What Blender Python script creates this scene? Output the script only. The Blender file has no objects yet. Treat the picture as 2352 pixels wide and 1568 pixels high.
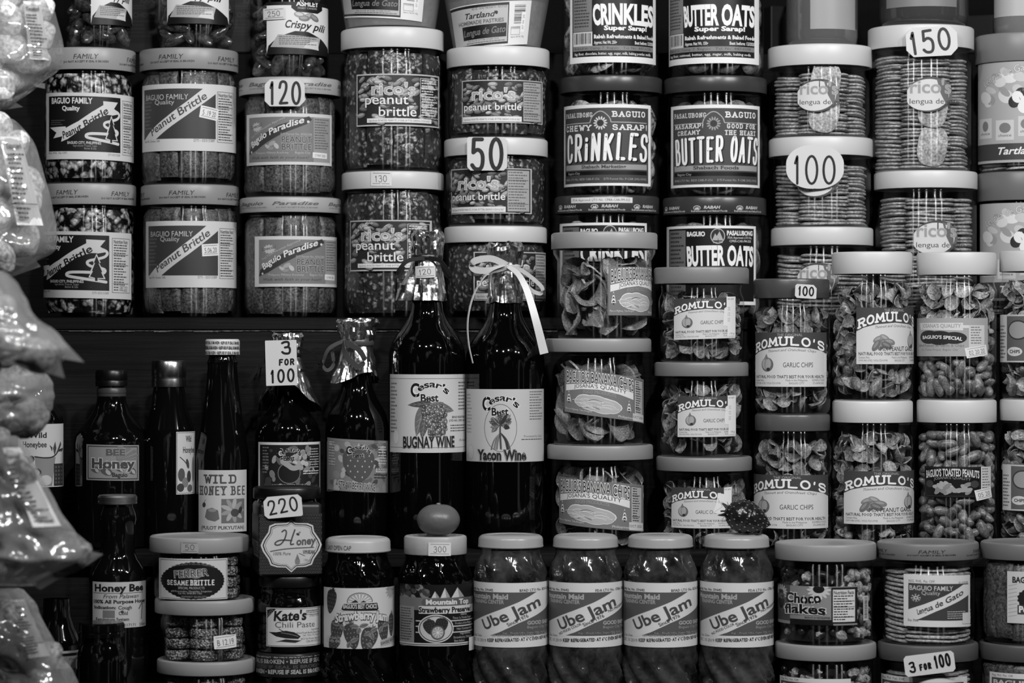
import bpy, bmesh, math, random
from math import sin, cos, pi, radians as R
from mathutils import Vector, Matrix, noise
from mathutils.geometry import tessellate_polygon

# ------------------------------------------------------------------ camera, light, exposure
SC = bpy.context.scene
COL = SC.collection
F, DIST, HX, HY = 6700.0, 3.35, 1176.0, 784.0     # focal length in px of the 2352 px frame, camera distance, optical centre
cam = bpy.data.cameras.new('camera'); camo = bpy.data.objects.new('camera', cam); COL.objects.link(camo)
camo.location = (0, -DIST, 0); camo.rotation_euler = (R(90), 0, 0)
cam.sensor_width = 36; cam.lens = 36 * F / 2352; cam.clip_start = .05; cam.clip_end = 50
cam.dof.use_dof = True; cam.dof.focus_distance = 3.16; cam.dof.aperture_fstop = 6.2
SC.camera = camo
W = bpy.data.worlds.new('night'); SC.world = W; W.use_nodes = True
def reflection_patches():
    """near-black world with made-up bright noise patches for foil and glass to reflect"""
    nt = W.node_tree; L = nt.links.new; bg = nt.nodes['Background']
    tc = nt.nodes.new('ShaderNodeTexCoord'); nz = nt.nodes.new('ShaderNodeTexNoise'); nz.inputs['Scale'].default_value = 3.2; nz.inputs['Detail'].default_value = 2
    r = nt.nodes.new('ShaderNodeValToRGB'); e = r.color_ramp.elements; e[0].position, e[1].position = .60, .70; e[0].color = (.001, .001, .001, 1); e[1].color = (.36, .36, .36, 1)
    L(tc.outputs['Generated'], nz.inputs['Vector']); L(nz.outputs['Fac'], r.inputs[0]); L(r.outputs[0], bg.inputs[0]); bg.inputs[1].default_value = 1
reflection_patches()  # glowing world patches are added so the foil does not render black
SC.view_settings.view_transform = 'Standard'; SC.view_settings.look = 'None'; SC.view_settings.gamma = 1
SC.view_settings.exposure = 0.0
SC.cycles.use_denoising = True
SC.cycles.max_bounces = 6; SC.cycles.transparent_max_bounces = 24; SC.cycles.diffuse_bounces = 2
SC.cycles.caustics_reflective = False; SC.cycles.caustics_refractive = False
for bx, by, bz, pw in ((-.70, -1.55, 1.00, 12.5), (-.12, -1.34, .74, 11), (.30, -1.62, 1.06, 21), (.86, -1.40, .84, 18), (1.36, -1.56, .98, 20)):
    l = bpy.data.lights.new('hanging_bulb', 'POINT'); l.energy = pw * 1.85; l.shadow_soft_size = .028
    o = bpy.data.objects.new('hanging_bulb', l); COL.objects.link(o); o.location = (bx, by, bz)

# ------------------------------------------------------------------ materials
def lin(g): 
    g = max(0, min(255, g)) / 255.0
    return g / 12.92 if g <= .04045 else ((g + .055) / 1.055) ** 2.4
MATS = {}
def newmat(n):
    m = bpy.data.materials.new(n); m.use_nodes = True
    nt = m.node_tree; b = nt.nodes['Principled BSDF']
    return m, nt, b
def plain(n, g, rough=.4, metal=0, spec=.5, coat=0, bump=None):
    if n in MATS: return MATS[n]
    m, nt, b = newmat(n); v = lin(g)
    b.inputs['Base Color'].default_value = (v, v, v, 1); b.inputs['Roughness'].default_value = rough
    b.inputs['Metallic'].default_value = metal; b.inputs['Specular IOR Level'].default_value = spec
    b.inputs['Coat Weight'].default_value = coat
    if bump: addbump(nt, b, *bump)
    MATS[n] = m; return m
def addbump(nt, b, scale, strength, dist=.001, stretch=(1, 1, 1)):
    tc = nt.nodes.new('ShaderNodeTexCoord'); mp = nt.nodes.new('ShaderNodeMapping'); mp.inputs['Scale'].default_value = stretch
    nz = nt.nodes.new('ShaderNodeTexNoise'); nz.inputs['Scale'].default_value = scale; nz.inputs['Detail'].default_value = 3
    bp = nt.nodes.new('ShaderNodeBump'); bp.inputs['Strength'].default_value = strength; bp.inputs['Distance'].default_value = dist
    L = nt.links.new
    L(tc.outputs['Object'], mp.inputs[0]); L(mp.outputs[0], nz.inputs['Vector']); L(nz.outputs['Fac'], bp.inputs['Height']); L(bp.outputs[0], b.inputs['Normal'])
def speck(n, lo, hi, scale, sharp=(.35, .65), rough=.35, vor=False, fine=0, bump=.6, spec=.5, coat=0, world=True, dist=.0012):
    """food: a grey ramp over noise or voronoi cells, with relief"""
    if n in MATS: return MATS[n]
    m, nt, b = newmat(n); L = nt.links.new
    tc = nt.nodes.new('ShaderNodeTexCoord')
    if vor:
        t = nt.nodes.new('ShaderNodeTexVoronoi'); out = t.outputs['Distance']
    else:
        t = nt.nodes.new('ShaderNodeTexNoise'); t.inputs['Detail'].default_value = 4; t.inputs['Roughness'].default_value = .65; out = t.outputs['Fac']
    t.inputs['Scale'].default_value = scale
    src = tc.outputs['Object']
    if world:
        g = nt.nodes.new('ShaderNodeNewGeometry'); src = g.outputs['Position']
    if vor:
        dn = nt.nodes.new('ShaderNodeTexNoise'); dn.inputs['Scale'].default_value = scale * .8; dn.inputs['Detail'].default_value = 2; L(src, dn.inputs['Vector'])
        sc_ = nt.nodes.new('ShaderNodeVectorMath'); sc_.operation = 'MULTIPLY_ADD'; sc_.inputs[1].default_value = (1.3 / scale,) * 3
        L(dn.outputs['Color'], sc_.inputs[0]); L(src, sc_.inputs[2]); src2 = sc_.outputs[0]
    else: src2 = src
    L(src2, t.inputs['Vector'])
    r = nt.nodes.new('ShaderNodeValToRGB'); e = r.color_ramp.elements
    e[0].position, e[1].position = sharp
    a, c = (hi, lo) if vor else (lo, hi)
    e[0].color = (lin(a),) * 3 + (1,); e[1].color = (lin(c),) * 3 + (1,)
    L(out, r.inputs[0]); col = r.outputs[0]
    if fine:
        n2 = nt.nodes.new('ShaderNodeTexNoise'); n2.inputs['Scale'].default_value = fine; n2.inputs['Detail'].default_value = 2
        L(src, n2.inputs['Vector'])
        mr = nt.nodes.new('ShaderNodeMapRange'); mr.inputs[1].default_value = .3; mr.inputs[2].default_value = .7; mr.inputs[3].default_value = .45; mr.inputs[4].default_value = 1.5
        L(n2.outputs['Fac'], mr.inputs[0])
        mx = nt.nodes.new('ShaderNodeVectorMath'); mx.operation = 'SCALE'
        L(col, mx.inputs[0]); L(mr.outputs[0], mx.inputs['Scale']); col = mx.outputs[0]
    L(col, b.inputs['Base Color'])
    if bump:
        bp = nt.nodes.new('ShaderNodeBump'); bp.inputs['Strength'].default_value = bump; bp.inputs['Distance'].default_value = dist
        if vor: bp.invert = True
        L(out, bp.inputs['Height']); L(bp.outputs[0], b.inputs['Normal'])
    b.inputs['Roughness'].default_value = rough; b.inputs['Specular IOR Level'].default_value = spec; b.inputs['Coat Weight'].default_value = coat
    MATS[n] = m; return m
def clear(n, tint=.97, refl=1.0, rough=.2, aniso=.85, milk=0, milkg=200, bump=None):
    """clear thin plastic or glass wall: see-through with a gloss that grows at grazing angles"""
    if n in MATS: return MATS[n]
    m, nt, b = newmat(n); nt.nodes.remove(b); L = nt.links.new
    out = nt.nodes['Material Output']
    tr = nt.nodes.new('ShaderNodeBsdfTransparent'); tr.inputs[0].default_value = (tint, tint, tint, 1)
    gl = nt.nodes.new('ShaderNodeBsdfAnisotropic'); gl.inputs['Roughness'].default_value = rough; gl.inputs['Anisotropy'].default_value = aniso
    gl.inputs['Color'].default_value = (1, 1, 1, 1)
    if aniso:
        tg = nt.nodes.new('ShaderNodeTangent'); tg.direction_type = 'RADIAL'; tg.axis = 'Z'; L(tg.outputs[0], gl.inputs['Tangent'])
    fr = nt.nodes.new('ShaderNodeFresnel'); fr.inputs['IOR'].default_value = 1.45
    mu = nt.nodes.new('ShaderNodeMath'); mu.operation = 'MULTIPLY'; mu.inputs[1].default_value = refl; mu.use_clamp = True
    gm = nt.nodes.new('ShaderNodeNewGeometry'); bf = nt.nodes.new('ShaderNodeMath'); bf.operation = 'SUBTRACT'; bf.inputs[0].default_value = 1
    L(gm.outputs['Backfacing'], bf.inputs[1])
    m2 = nt.nodes.new('ShaderNodeMath'); m2.operation = 'MULTIPLY'
    L(fr.outputs[0], mu.inputs[0]); L(mu.outputs[0], m2.inputs[0]); L(bf.outputs[0], m2.inputs[1])
    base = tr.outputs[0]
    if milk:
        df = nt.nodes.new('ShaderNodeBsdfDiffuse'); v = lin(milkg); df.inputs[0].default_value = (v, v, v, 1)
        tl = nt.nodes.new('ShaderNodeBsdfTranslucent'); tl.inputs[0].default_value = (v, v, v, 1)
        a0 = nt.nodes.new('ShaderNodeMixShader'); a0.inputs[0].default_value = .35; L(df.outputs[0], a0.inputs[1]); L(tl.outputs[0], a0.inputs[2])
        a = nt.nodes.new('ShaderNodeMixShader'); a.inputs[0].default_value = milk; L(base, a.inputs[1]); L(a0.outputs[0], a.inputs[2]); base = a.outputs[0]
    mx = nt.nodes.new('ShaderNodeMixShader'); L(m2.outputs[0], mx.inputs[0]); L(base, mx.inputs[1]); L(gl.outputs[0], mx.inputs[2])
    L(mx.outputs[0], out.inputs['Surface'])
    if bump:
        addbump(nt, gl, *bump)
        for x in nt.nodes:
            if x.type == 'BUMP': L(x.outputs[0], fr.inputs['Normal'])
    MATS[n] = m; return m
def make_ink():
    m, nt, b = newmat('printed_paper')
    at = nt.nodes.new('ShaderNodeAttribute'); at.attribute_name = 'ink'; nt.links.new(at.outputs['Fac'], b.inputs['Base Color'])
    b.inputs['Roughness'].default_value = .42; b.inputs['Specular IOR Level'].default_value = .35
    return m
INK = make_ink()
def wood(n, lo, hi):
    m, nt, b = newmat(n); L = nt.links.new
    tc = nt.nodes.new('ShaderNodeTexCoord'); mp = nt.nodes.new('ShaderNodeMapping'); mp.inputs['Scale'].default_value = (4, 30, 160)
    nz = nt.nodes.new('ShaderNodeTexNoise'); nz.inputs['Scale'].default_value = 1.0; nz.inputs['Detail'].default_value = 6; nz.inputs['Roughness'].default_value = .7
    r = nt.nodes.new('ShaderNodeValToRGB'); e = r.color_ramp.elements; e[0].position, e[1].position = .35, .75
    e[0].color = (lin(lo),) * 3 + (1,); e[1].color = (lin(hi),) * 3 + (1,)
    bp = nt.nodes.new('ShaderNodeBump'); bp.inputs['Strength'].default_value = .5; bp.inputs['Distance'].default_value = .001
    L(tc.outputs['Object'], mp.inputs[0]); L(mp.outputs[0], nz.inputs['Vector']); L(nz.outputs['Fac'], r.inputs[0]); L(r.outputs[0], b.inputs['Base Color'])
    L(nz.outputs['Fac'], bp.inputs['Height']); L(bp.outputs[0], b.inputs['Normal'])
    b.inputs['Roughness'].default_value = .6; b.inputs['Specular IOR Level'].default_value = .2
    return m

# ------------------------------------------------------------------ objects
def kx(y): return (DIST + y) / F
def wx(px, y): return (px - HX) * kx(y)
def wz(py, y): return (HY - py) * kx(y)
def link(name, me, parent=None, mat=None, smooth=True, sharp=35):
    o = bpy.data.objects.new(name, me); COL.objects.link(o)
    if mat is not None and len(me.materials) == 0: me.materials.append(mat)
    if parent is not None: o.parent = parent
    if smooth:
        me.polygons.foreach_set('use_smooth', [True] * len(me.polygons))
        if sharp: me.set_sharp_from_angle(angle=R(sharp))
    return o
def mesh(name, vs, fs):
    me = bpy.data.meshes.new(name); me.from_pydata(vs, [], fs); me.update(); return me
def thing(name, label, cat, loc, group=None):
    o = bpy.data.objects.new(name, None); COL.objects.link(o); o.location = loc; o.empty_display_size = .01
    o['label'] = label; o['category'] = cat
    if group: o['group'] = group
    return o
def lathe(prof, n=56, mod=None, close=False):
    """prof: (r, z) bottom to top, about the z axis; mod(r, z, a) -> r"""
    vs, fs = [], []; idx = []
    for (r, z) in prof:
        if r < 1e-6:
            idx.append([len(vs)] * n); vs.append((0, 0, z)); continue
        row = []
        for i in range(n):
            a = 2 * pi * i / n
            q = r if mod is None else mod(r, z, a)
            row.append(len(vs)); vs.append((q * sin(a), -q * cos(a), z))
        idx.append(row)
    for j in range(len(prof) - 1):
        for i in range(n):
            k = (i + 1) % n
            f = []
            for v in (idx[j][i], idx[j][k], idx[j + 1][k], idx[j + 1][i]):
                if v not in f: f.append(v)
            if len(f) > 2: fs.append(tuple(f))
    return vs, fs
def box(x0, x1, y0, y1, z0, z1):
    vs = [(x, y, z) for z in (z0, z1) for y in (y0, y1) for x in (x0, x1)]
    fs = [(0, 2, 3, 1), (4, 5, 7, 6), (0, 1, 5, 4), (2, 6, 7, 3), (0, 4, 6, 2), (1, 3, 7, 5)]
    return vs, fs
def bevelled(vs, fs, w, seg=2):
    me = mesh('b', vs, fs); bm = bmesh.new(); bm.from_mesh(me)
    bmesh.ops.bevel(bm, geom=bm.edges[:], offset=w, segments=seg, affect='EDGES', profile=.5)
    bm.to_mesh(me); bm.free(); return me
def ellipsoid(rx, ry, rz, nu=16, nv=10, f=None):
    prof = [(sin(pi * j / nv), -cos(pi * j / nv)) for j in range(nv + 1)]
    vs, fs = lathe([(max(r, 0), z) for r, z in prof], nu)
    out = []
    for x, y, z in vs:
        p = Vector((x, y, z)); s = 1 if f is None else f(p)
        out.append((x * rx * s, y * ry * s, z * rz * s))
    return out, fs
def joinparts(*parts):
    V, Fs = [], []
    for vs, fs in parts:
        b = len(V); V += [tuple(v) for v in vs]; Fs += [tuple(i + b for i in f) for f in fs]
    return V, Fs
def tube(pts, r, n=8):
    """round cord along points"""
    vs, fs = [], []
    up = Vector((0.13, .2, .97))
    for i, p in enumerate(pts):
        p = Vector(p); a = Vector(pts[max(0, i - 1)]); b = Vector(pts[min(len(pts) - 1, i + 1)])
        t = (b - a).normalized(); s = t.cross(up); s = s.normalized() if s.length > 1e-5 else Vector((1, 0, 0)); q = s.cross(t)
        rr = r(i / (len(pts) - 1)) if callable(r) else r
        for k in range(n):
            an = 2 * pi * k / n; vs.append(tuple(p + s * (rr * cos(an)) + q * (rr * sin(an))))
    for i in range(len(pts) - 1):
        for k in range(n):
            fs.append((i * n + k, i * n + (k + 1) % n, (i + 1) * n + (k + 1) % n, (i + 1) * n + k))
    fs.append(tuple(range(n - 1, -1, -1))); fs.append(tuple((len(pts) - 1) * n + k for k in range(n)))
    return vs, fs
def smooth_path(pts, n=8):
    P = [Vector(p) for p in pts]; out = []
    for i in range(len(P) - 1):
        p0 = P[max(0, i - 1)]; p1 = P[i]; p2 = P[i + 1]; p3 = P[min(len(P) - 1, i + 2)]
        for k in range(n):
            t = k / n
            out.append(.5 * (2 * p1 + (p2 - p0) * t + (2 * p0 - 5 * p1 + 4 * p2 - p3) * t * t + (3 * p1 - p0 - 3 * p2 + p3) * t ** 3))
    out.append(P[-1]); return out
def ribbon(pts, w, facing=None, th=.0003, n=8):
    """flat satin strip with thickness along a smoothed path; facing(t) -> vector across the strip"""
    P = smooth_path(pts, n); vs, fs = [], []
    for i, p in enumerate(P):
        t = (P[min(len(P) - 1, i + 1)] - P[max(0, i - 1)]).normalized()
        u = i / (len(P) - 1)
        c = Vector(facing(u)) if facing else Vector((0, 0, 1))
        c = (c - t * c.dot(t)).normalized(); nn = t.cross(c)
        ww = w(u) if callable(w) else w
        for a, b in ((-1, -1), (1, -1), (1, 1), (-1, 1)):
            vs.append(tuple(p + c * (a * ww / 2) + nn * (b * th)))
    for i in range(len(P) - 1):
        for k in range(4):
            fs.append((i * 4 + k, i * 4 + (k + 1) % 4, (i + 1) * 4 + (k + 1) % 4, (i + 1) * 4 + k))
    fs.append((3, 2, 1, 0)); e = (len(P) - 1) * 4; fs.append((e, e + 1, e + 2, e + 3))
    return vs, fs
# ------------------------------------------------------------------ printing: flat drawings that get wrapped on a jar
_TX = {}
def text_tris(s, bold):
    """the letters of s as triangles, cap height 1, starting at x = 0; returns (tris, width)"""
    k = (s, bold)
    if k in _TX: return _TX[k]
    cu = bpy.data.curves.new('t', 'FONT'); cu.body = s; cu.size = 1; cu.resolution_u = 1 if len(s) > 24 else 4 if bold < .036 and len(s) < 16 else (3 if s.isupper() else 2) if bold < .07 else 1; cu.offset = bold; cu.fill_mode = 'FRONT'
    o = bpy.data.objects.new('t', cu); me = bpy.data.meshes.new_from_object(o)
    me.calc_loop_triangles()
    c = [v.co for v in me.vertices]
    T = [tuple((c[i].x, c[i].y) for i in t.vertices) for t in me.loop_triangles]
    bpy.data.objects.remove(o); bpy.data.curves.remove(cu); bpy.data.meshes.remove(me)
    if not T: return [], 1
    x0 = min(p[0] for t in T for p in t); x1 = max(p[0] for t in T for p in t)
    T = [tuple(((p[0] - x0) / CAPH, p[1] / CAPH) for p in t) for t in T]
    _TX[k] = (T, max(1e-3, (x1 - x0) / CAPH)); return _TX[k]
CAPH = 1.0
_t = text_tris('H', 0)[0]; CAPH = max(p[1] for t in _t for p in t); _TX.clear()

GLY = {  # single-stroke letters on a unit box: straight strokes in upper list, rounded strokes marked 'c'
 'A': 'l0,0 .5,1 1,0|l.2,.36 .8,.36', 'B': 'l.1,0 .1,1|c.1,1 .85,1 .85,.54 .1,.54|c.1,.54 1,.54 1,0 .1,0', 'C': 'c.95,.75 .8,1 .1,1.02 .02,.5 .1,-.02 .8,0 .95,.25',
 'D': 'l.1,0 .1,1|c.1,1 .98,1 .98,0 .1,0', 'E': 'l.95,1 .1,1 .1,0 .95,0|l.1,.53 .75,.53', 'F': 'l.95,1 .1,1 .1,0|l.1,.53 .75,.53',
 'G': 'c.95,.78 .8,1 .1,1.02 .02,.5 .1,-.02 .85,0 .95,.4|l.95,.4 .6,.4', 'H': 'l.1,0 .1,1|l.9,0 .9,1|l.1,.5 .9,.5', 'I': 'l.5,0 .5,1', 'K': 'l.1,0 .1,1|l.9,1 .1,.4|l.35,.6 .95,0',
 'L': 'l.1,1 .1,0 .95,0', 'M': 'l.02,0 .1,1 .5,.25 .9,1 .98,0', 'N': 'l.08,0 .08,1 .92,0 .92,1', 'O': 'o.5,.5', 'P': 'l.1,0 .1,1|c.1,1 .98,1 .98,.46 .1,.46',
 'R': 'l.1,0 .1,1|c.1,1 .95,1 .95,.48 .1,.5|l.5,.5 .98,0', 'S': 'c.92,.8 .75,1.03 .05,1 .08,.58 .92,.48 .98,0 .2,-.04 .05,.22', 'T': 'l0,1 1,1|l.5,1 .5,0',
 'U': 'c.08,1 .08,.4 .1,-.03 .9,-.03 .92,.4 .92,1', 'V': 'l0,1 .5,0 1,1', 'W': 'l0,1 .25,0 .5,.75 .75,0 1,1', 'Y': 'l0,1 .5,.5 1,1|l.5,.5 .5,0', "'": 'l.5,1 .4,.75', '!': 'l.5,1 .5,.32|l.5,.04 .5,0',
 '0': 'o.5,.5', '1': 'l.15,.75 .5,1 .5,0', '2': 'c.05,.75 .2,1.05 .9,1.02 .9,.6 .1,.02|l.1,.02 1,.04', '3': 'c.1,.92 .4,1.02 .9,1 .85,.56 .4,.53|c.4,.53 .98,.56 .95,-.03 .3,-.02 .05,.14',
 '5': 'l.9,1 .2,1 .15,.55|c.15,.55 .55,.68 1,.5 .9,-.02 .3,-.03 .05,.12', '6': 'c.8,1 .1,.8 .05,.0 .9,-.05 .9,.5 .1,.45', '9': 'o.5,.7|l.9,.7 .75,0', '.': 'l.5,.04 .5,0', 'i': 'l.5,0 .5,.6|l.5,.85 .5,.8',
}
def qcurve(pts, n=5):
    """corner-cutting spline that keeps the ends"""
    P = [tuple(p) for p in pts]
    for _ in range(3):
        Q = [P[0]]
        for a, b in zip(P, P[1:]):
            Q.append((.75 * a[0] + .25 * b[0], .75 * a[1] + .25 * b[1])); Q.append((.25 * a[0] + .75 * b[0], .25 * a[1] + .75 * b[1]))
        Q.append(P[-1]); P = Q
    return P
def glyph(ch):
    out = []
    for st in GLY[ch].split('|'):
        p = [tuple(float(v) for v in q.split(',')) for q in st[1:].split()]
        if st[0] == 'c': p = qcurve(p)
        elif st[0] == 'o':
            h = .5 if p[0][1] == .5 else .3
            p = [(.5 + .47 * sin(2 * pi * i / 20), p[0][1] + h * 1.02 * cos(2 * pi * i / 20)) for i in range(21)]
        out.append((st[0], p))
    return out

class Draw:
    """a label drawn in photograph pixels; on a round jar (centre cx, radius r) x is unrolled to arc length"""
    def __init__(s, x0, y0, x1, y1, cx=None, r=None, paper=None):
        s.cx, s.r = cx, r; s.q = []; s.n = 0; s.over = False
        s.s0, s.s1, s.y0, s.y1 = s.U(x0), s.U(x1), y0, y1
        if paper is not None: s.rect(x0, y0, x1, y1, paper)
    def U(s, x):
        if s.r is None: return x
        return s.r * math.asin(max(-.995, min(.995, (x - s.cx) / s.r)))
    def put(s, polys, ink):
        for p in polys: s.q.append((p, ink, s.n))
        s.n += 1
    def rect(s, x0, y0, x1, y1, ink): s.put([[(s.U(x0), y0), (s.U(x1), y0), (s.U(x1), y1), (s.U(x0), y1)]], ink)
    def frame(s, x0, y0, x1, y1, w, ink):
        a, b = s.U(x0), s.U(x1)
        s.put([[(a, y0), (b, y0), (b, y0 + w), (a, y0 + w)], [(a, y1 - w), (b, y1 - w), (b, y1), (a, y1)], [(a, y0), (a + w, y0), (a + w, y1), (a, y1)], [(b - w, y0), (b, y0), (b, y1), (b - w, y1)]], ink)
    def poly(s, pts, ink):
        P = [(s.U(x), y) for x, y in pts]
        t = tessellate_polygon([[Vector((x, y, 0)) for x, y in P]])
        s.put([[P[i] for i in f] for f in t], ink)
    def ell(s, x, y, rx, ry, ink, rot=0, n=22, wob=0):
        c, d = cos(rot), sin(rot); ux = s.U(x); P = []
        for i in range(n):
            a = 2 * pi * i / n; k = 1 + (wob if i % 2 else 0); ex, ey = rx * k * cos(a), ry * k * sin(a); P.append((ux + ex * c - ey * d, y + ex * d + ey * c))
        s.put([P] if not wob else [[(ux, y), P[i], P[(i + 1) % n]] for i in range(n)], ink)
    def seg(s, P, w, ink, caps=True):
        """stroke through unrolled points"""
        Q = [P[0]]
        for p in P[1:]:
            if math.hypot(p[0] - Q[-1][0], p[1] - Q[-1][1]) > 1e-4: Q.append(p)
        if len(Q) < 2: return
        s.j = (getattr(s, 'j', 0) + 1) % 6; e = s.j * .07; out = []
        D = [((b[0] - a[0]) / math.hypot(b[0] - a[0], b[1] - a[1]), (b[1] - a[1]) / math.hypot(b[0] - a[0], b[1] - a[1])) for a, b in zip(Q, Q[1:])]
        closed = len(Q) > 5 and math.hypot(Q[0][0] - Q[-1][0], Q[0][1] - Q[-1][1]) < .05
        dot = lambda x, y, l: out.append(([(x + w / 2 * cos(q * pi / 6), y + w / 2 * sin(q * pi / 6)) for q in range(12)], e + l))
        off = []                                        # mitred offset at each point, or None at a sharp corner
        for i in range(len(Q)):
            d0 = D[i - 1] if i > 0 else (D[-1] if closed else None); d1 = D[i] if i < len(D) else (D[0] if closed else None)
            if d0 is None or d1 is None: off.append(None); continue
            c = d0[0] * d1[0] + d0[1] * d1[1]
            if c < .55: off.append(None); continue
            nx, ny = -(d0[1] + d1[1]), d0[0] + d1[0]; k = w / 2 / (1 + c); off.append((nx * k, ny * k))
        for i, (a, b) in enumerate(zip(Q, Q[1:])):
            n0 = (-D[i][1] * w / 2, D[i][0] * w / 2); o0 = off[i] or n0; o1 = off[i + 1] or n0
            out.append(([(a[0] + o0[0], a[1] + o0[1]), (b[0] + o1[0], b[1] + o1[1]), (b[0] - o1[0], b[1] - o1[1]), (a[0] - o0[0], a[1] - o0[1])], e))
        for i, o in enumerate(off):
            if o is None and (caps or 0 < i < len(Q) - 1): dot(Q[i][0], Q[i][1], .5)
        s.q += [(p, ink, s.n + l) for p, l in out]
    def line(s, pts, w, ink, curve=False):
        P = [(s.U(x), y) for x, y in pts]
        if curve: P = qcurve(P)
        s.seg(P, w, ink); s.n += 1
    def micro(s, x0, y0, x1, y1, n, ink, ragged=.35, seed=1):
        """lines of fine print too small to read"""
        rn = random.Random(seed + int(x0 * 7 + y0)); a, b = s.U(x0), s.U(x1); h = (y1 - y0) / n; out = []
        for i in range(n):
            y = y0 + i * h; x = a; e = b - (b - a) * rn.random() * ragged
            while x < e - 1:
                w = min(e - x, rn.uniform(3, 9)); out.append([(x, y), (x + w, y), (x + w, y + h * .42), (x, y + h * .42)]); x += w + 1.3
        s.put(out, ink)
    def path(s, pts):
        P = [(s.U(x), y) for x, y in pts]
        if len(P) == 2: return lambda t: ((P[0][0] + (P[1][0] - P[0][0]) * t, P[0][1] + (P[1][1] - P[0][1]) * t), (P[1][0] - P[0][0], P[1][1] - P[0][1]))
        a, b, c = P; m = (2 * b[0] - .5 * a[0] - .5 * c[0], 2 * b[1] - .5 * a[1] - .5 * c[1])
        def f(t):
            u = 1 - t
            return ((u * u * a[0] + 2 * u * t * m[0] + t * t * c[0], u * u * a[1] + 2 * u * t * m[1] + t * t * c[1]),
                    (2 * u * (m[0] - a[0]) + 2 * t * (c[0] - m[0]), 2 * u * (m[1] - a[1]) + 2 * t * (c[1] - m[1])))
        return f
    def text(s, t, pts, h, ink, bold=0, shear=0, up=False, outline=None, ow=.05, drop=None, grow=0):
        """t on the baseline pts (two or three points), cap height h px, fitted to the baseline's length"""
        if isinstance(pts[0], (int, float)): x0, x1, y = pts; pts = [(x0, y), (x1, y)]
        f = s.path(pts); bold = min(bold, .042)
        def lay(b, k, dx=0, dy=0):
            T, w = text_tris(t, b); _, w0 = text_tris(t, bold); off = (w0 - w) / 2; out = []
            for tri in T:
                q = []
                for x, y in tri:
                    xx = (x + off + shear * y) / w0; (px, py), (tx, ty) = f(max(-.05, min(1.05, xx))); L = math.hypot(tx, ty) or 1
                    hh = h * (1 + grow * (xx - .5) * (xx - .5) * 4)
                    nx, ny = (0, -1) if up else (ty / L, -tx / L)
                    q.append((px + nx * y * hh + dx, py + ny * y * hh + dy))
                out.append(q)
            s.put(out, k)
        if drop: lay(bold, drop[0], drop[1], drop[2])
        if outline is not None: lay(bold + ow, outline)
        lay(bold, ink)
    def strokes(s, t, pts, h, w, ink, slab=0, shear=0, up=False, outline=None, ow=3, drop=None, jig=0, gap=.28, wide=.62, jseed=3):
        """hand lettering or slab serif lettering in thick strokes"""
        if isinstance(pts[0], (int, float)): x0, x1, y = pts; pts = [(x0, y), (x1, y)]
        f = s.path(pts); rn = random.Random(jseed)
        ws = [{'I': .25, 'i': .3, "'": .3, '!': .3, '.': .25, ' ': .35, '1': .5, 'M': 1.1, 'W': 1.1}.get(c, 1) * wide for c in t]
        tot = sum(ws) + gap * wide * (len(t) - 1); S = []
        run = math.hypot(f(1)[0][0] - f(0)[0][0], f(1)[0][1] - f(0)[0][1]); ex = w * .9 + slab * .4   # room for the stroke's own thickness
        ex = min(ex, run * .55 / len(t)); ex = ex * tot / (run - ex * len(t)); tot += ex * len(t); x = ex / 2
        for c, cw in zip(t, ws):
            if c != ' ':
                j = rn.uniform(-jig, jig); hj = 1 + rn.uniform(-jig, jig) * .6
                for kind, P in glyph(c):
                    Q = []
                    for gx, gy in P:
                        xx = (x + (gx * cw) + shear * gy * wide) / tot; gy = gy * hj + j * .4
                        (px, py), (tx, ty) = f(xx); L = math.hypot(tx, ty) or 1
                        nx, ny = (0, -1) if up else (ty / L, -tx / L)
                        Q.append((px + nx * gy * h, py + ny * gy * h, tx / L, ty / L))
                    S.append([(q[0], q[1]) for q in Q])
                    if slab and c not in "'!.":
                        for e, o2 in ((0, 1), (-1, -2)):
                            q = Q[e]; g = P[e]
                            if (abs(g[1]) < .06 or abs(g[1] - 1) < .06) and abs(P[e][1] - P[o2][1]) > .3 * abs(P[e][0] - P[o2][0]):
                                sgn = 1 if g[1] < .5 else -1
                                cy = 0
                                S.append([(q[0] - q[2] * slab, q[1] - q[3] * slab), (q[0] + q[2] * slab, q[1] + q[3] * slab)])
            x += cw + gap * wide + ex
        if drop:
            for q in S: s.seg([(a + drop[1], b + drop[2]) for a, b in q], w + drop[3] if len(drop) > 3 else w, drop[0])
            s.n += 1
        if outline is not None:
            for q in S: s.seg(q, w + ow, outline)
            s.n += 1
        for q in S: s.seg(q, w, ink)
        s.n += 1
    def nutri(s, x0, y0, x1, y1, ink=60, paper=None, head=True):
        if paper is not None: s.rect(x0, y0, x1, y1, paper)
        s.frame(x0, y0, x1, y1, 1.1, ink); y = y0 + 4
        if head: s.text('Nutrition Facts', (x0 + 3, x1 - 3, y0 + 12), 8, ink, .02); y = y0 + 15
        s.micro(x0 + 3, y, x1 - 3, y1 - 2, max(3, int((y1 - y) / 6)), ink, .5)
        for k in (.2, .42, .8): s.rect(x0 + 2, y + (y1 - y) * k, x1 - 2, y + (y1 - y) * k + 1.3, ink)
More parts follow.
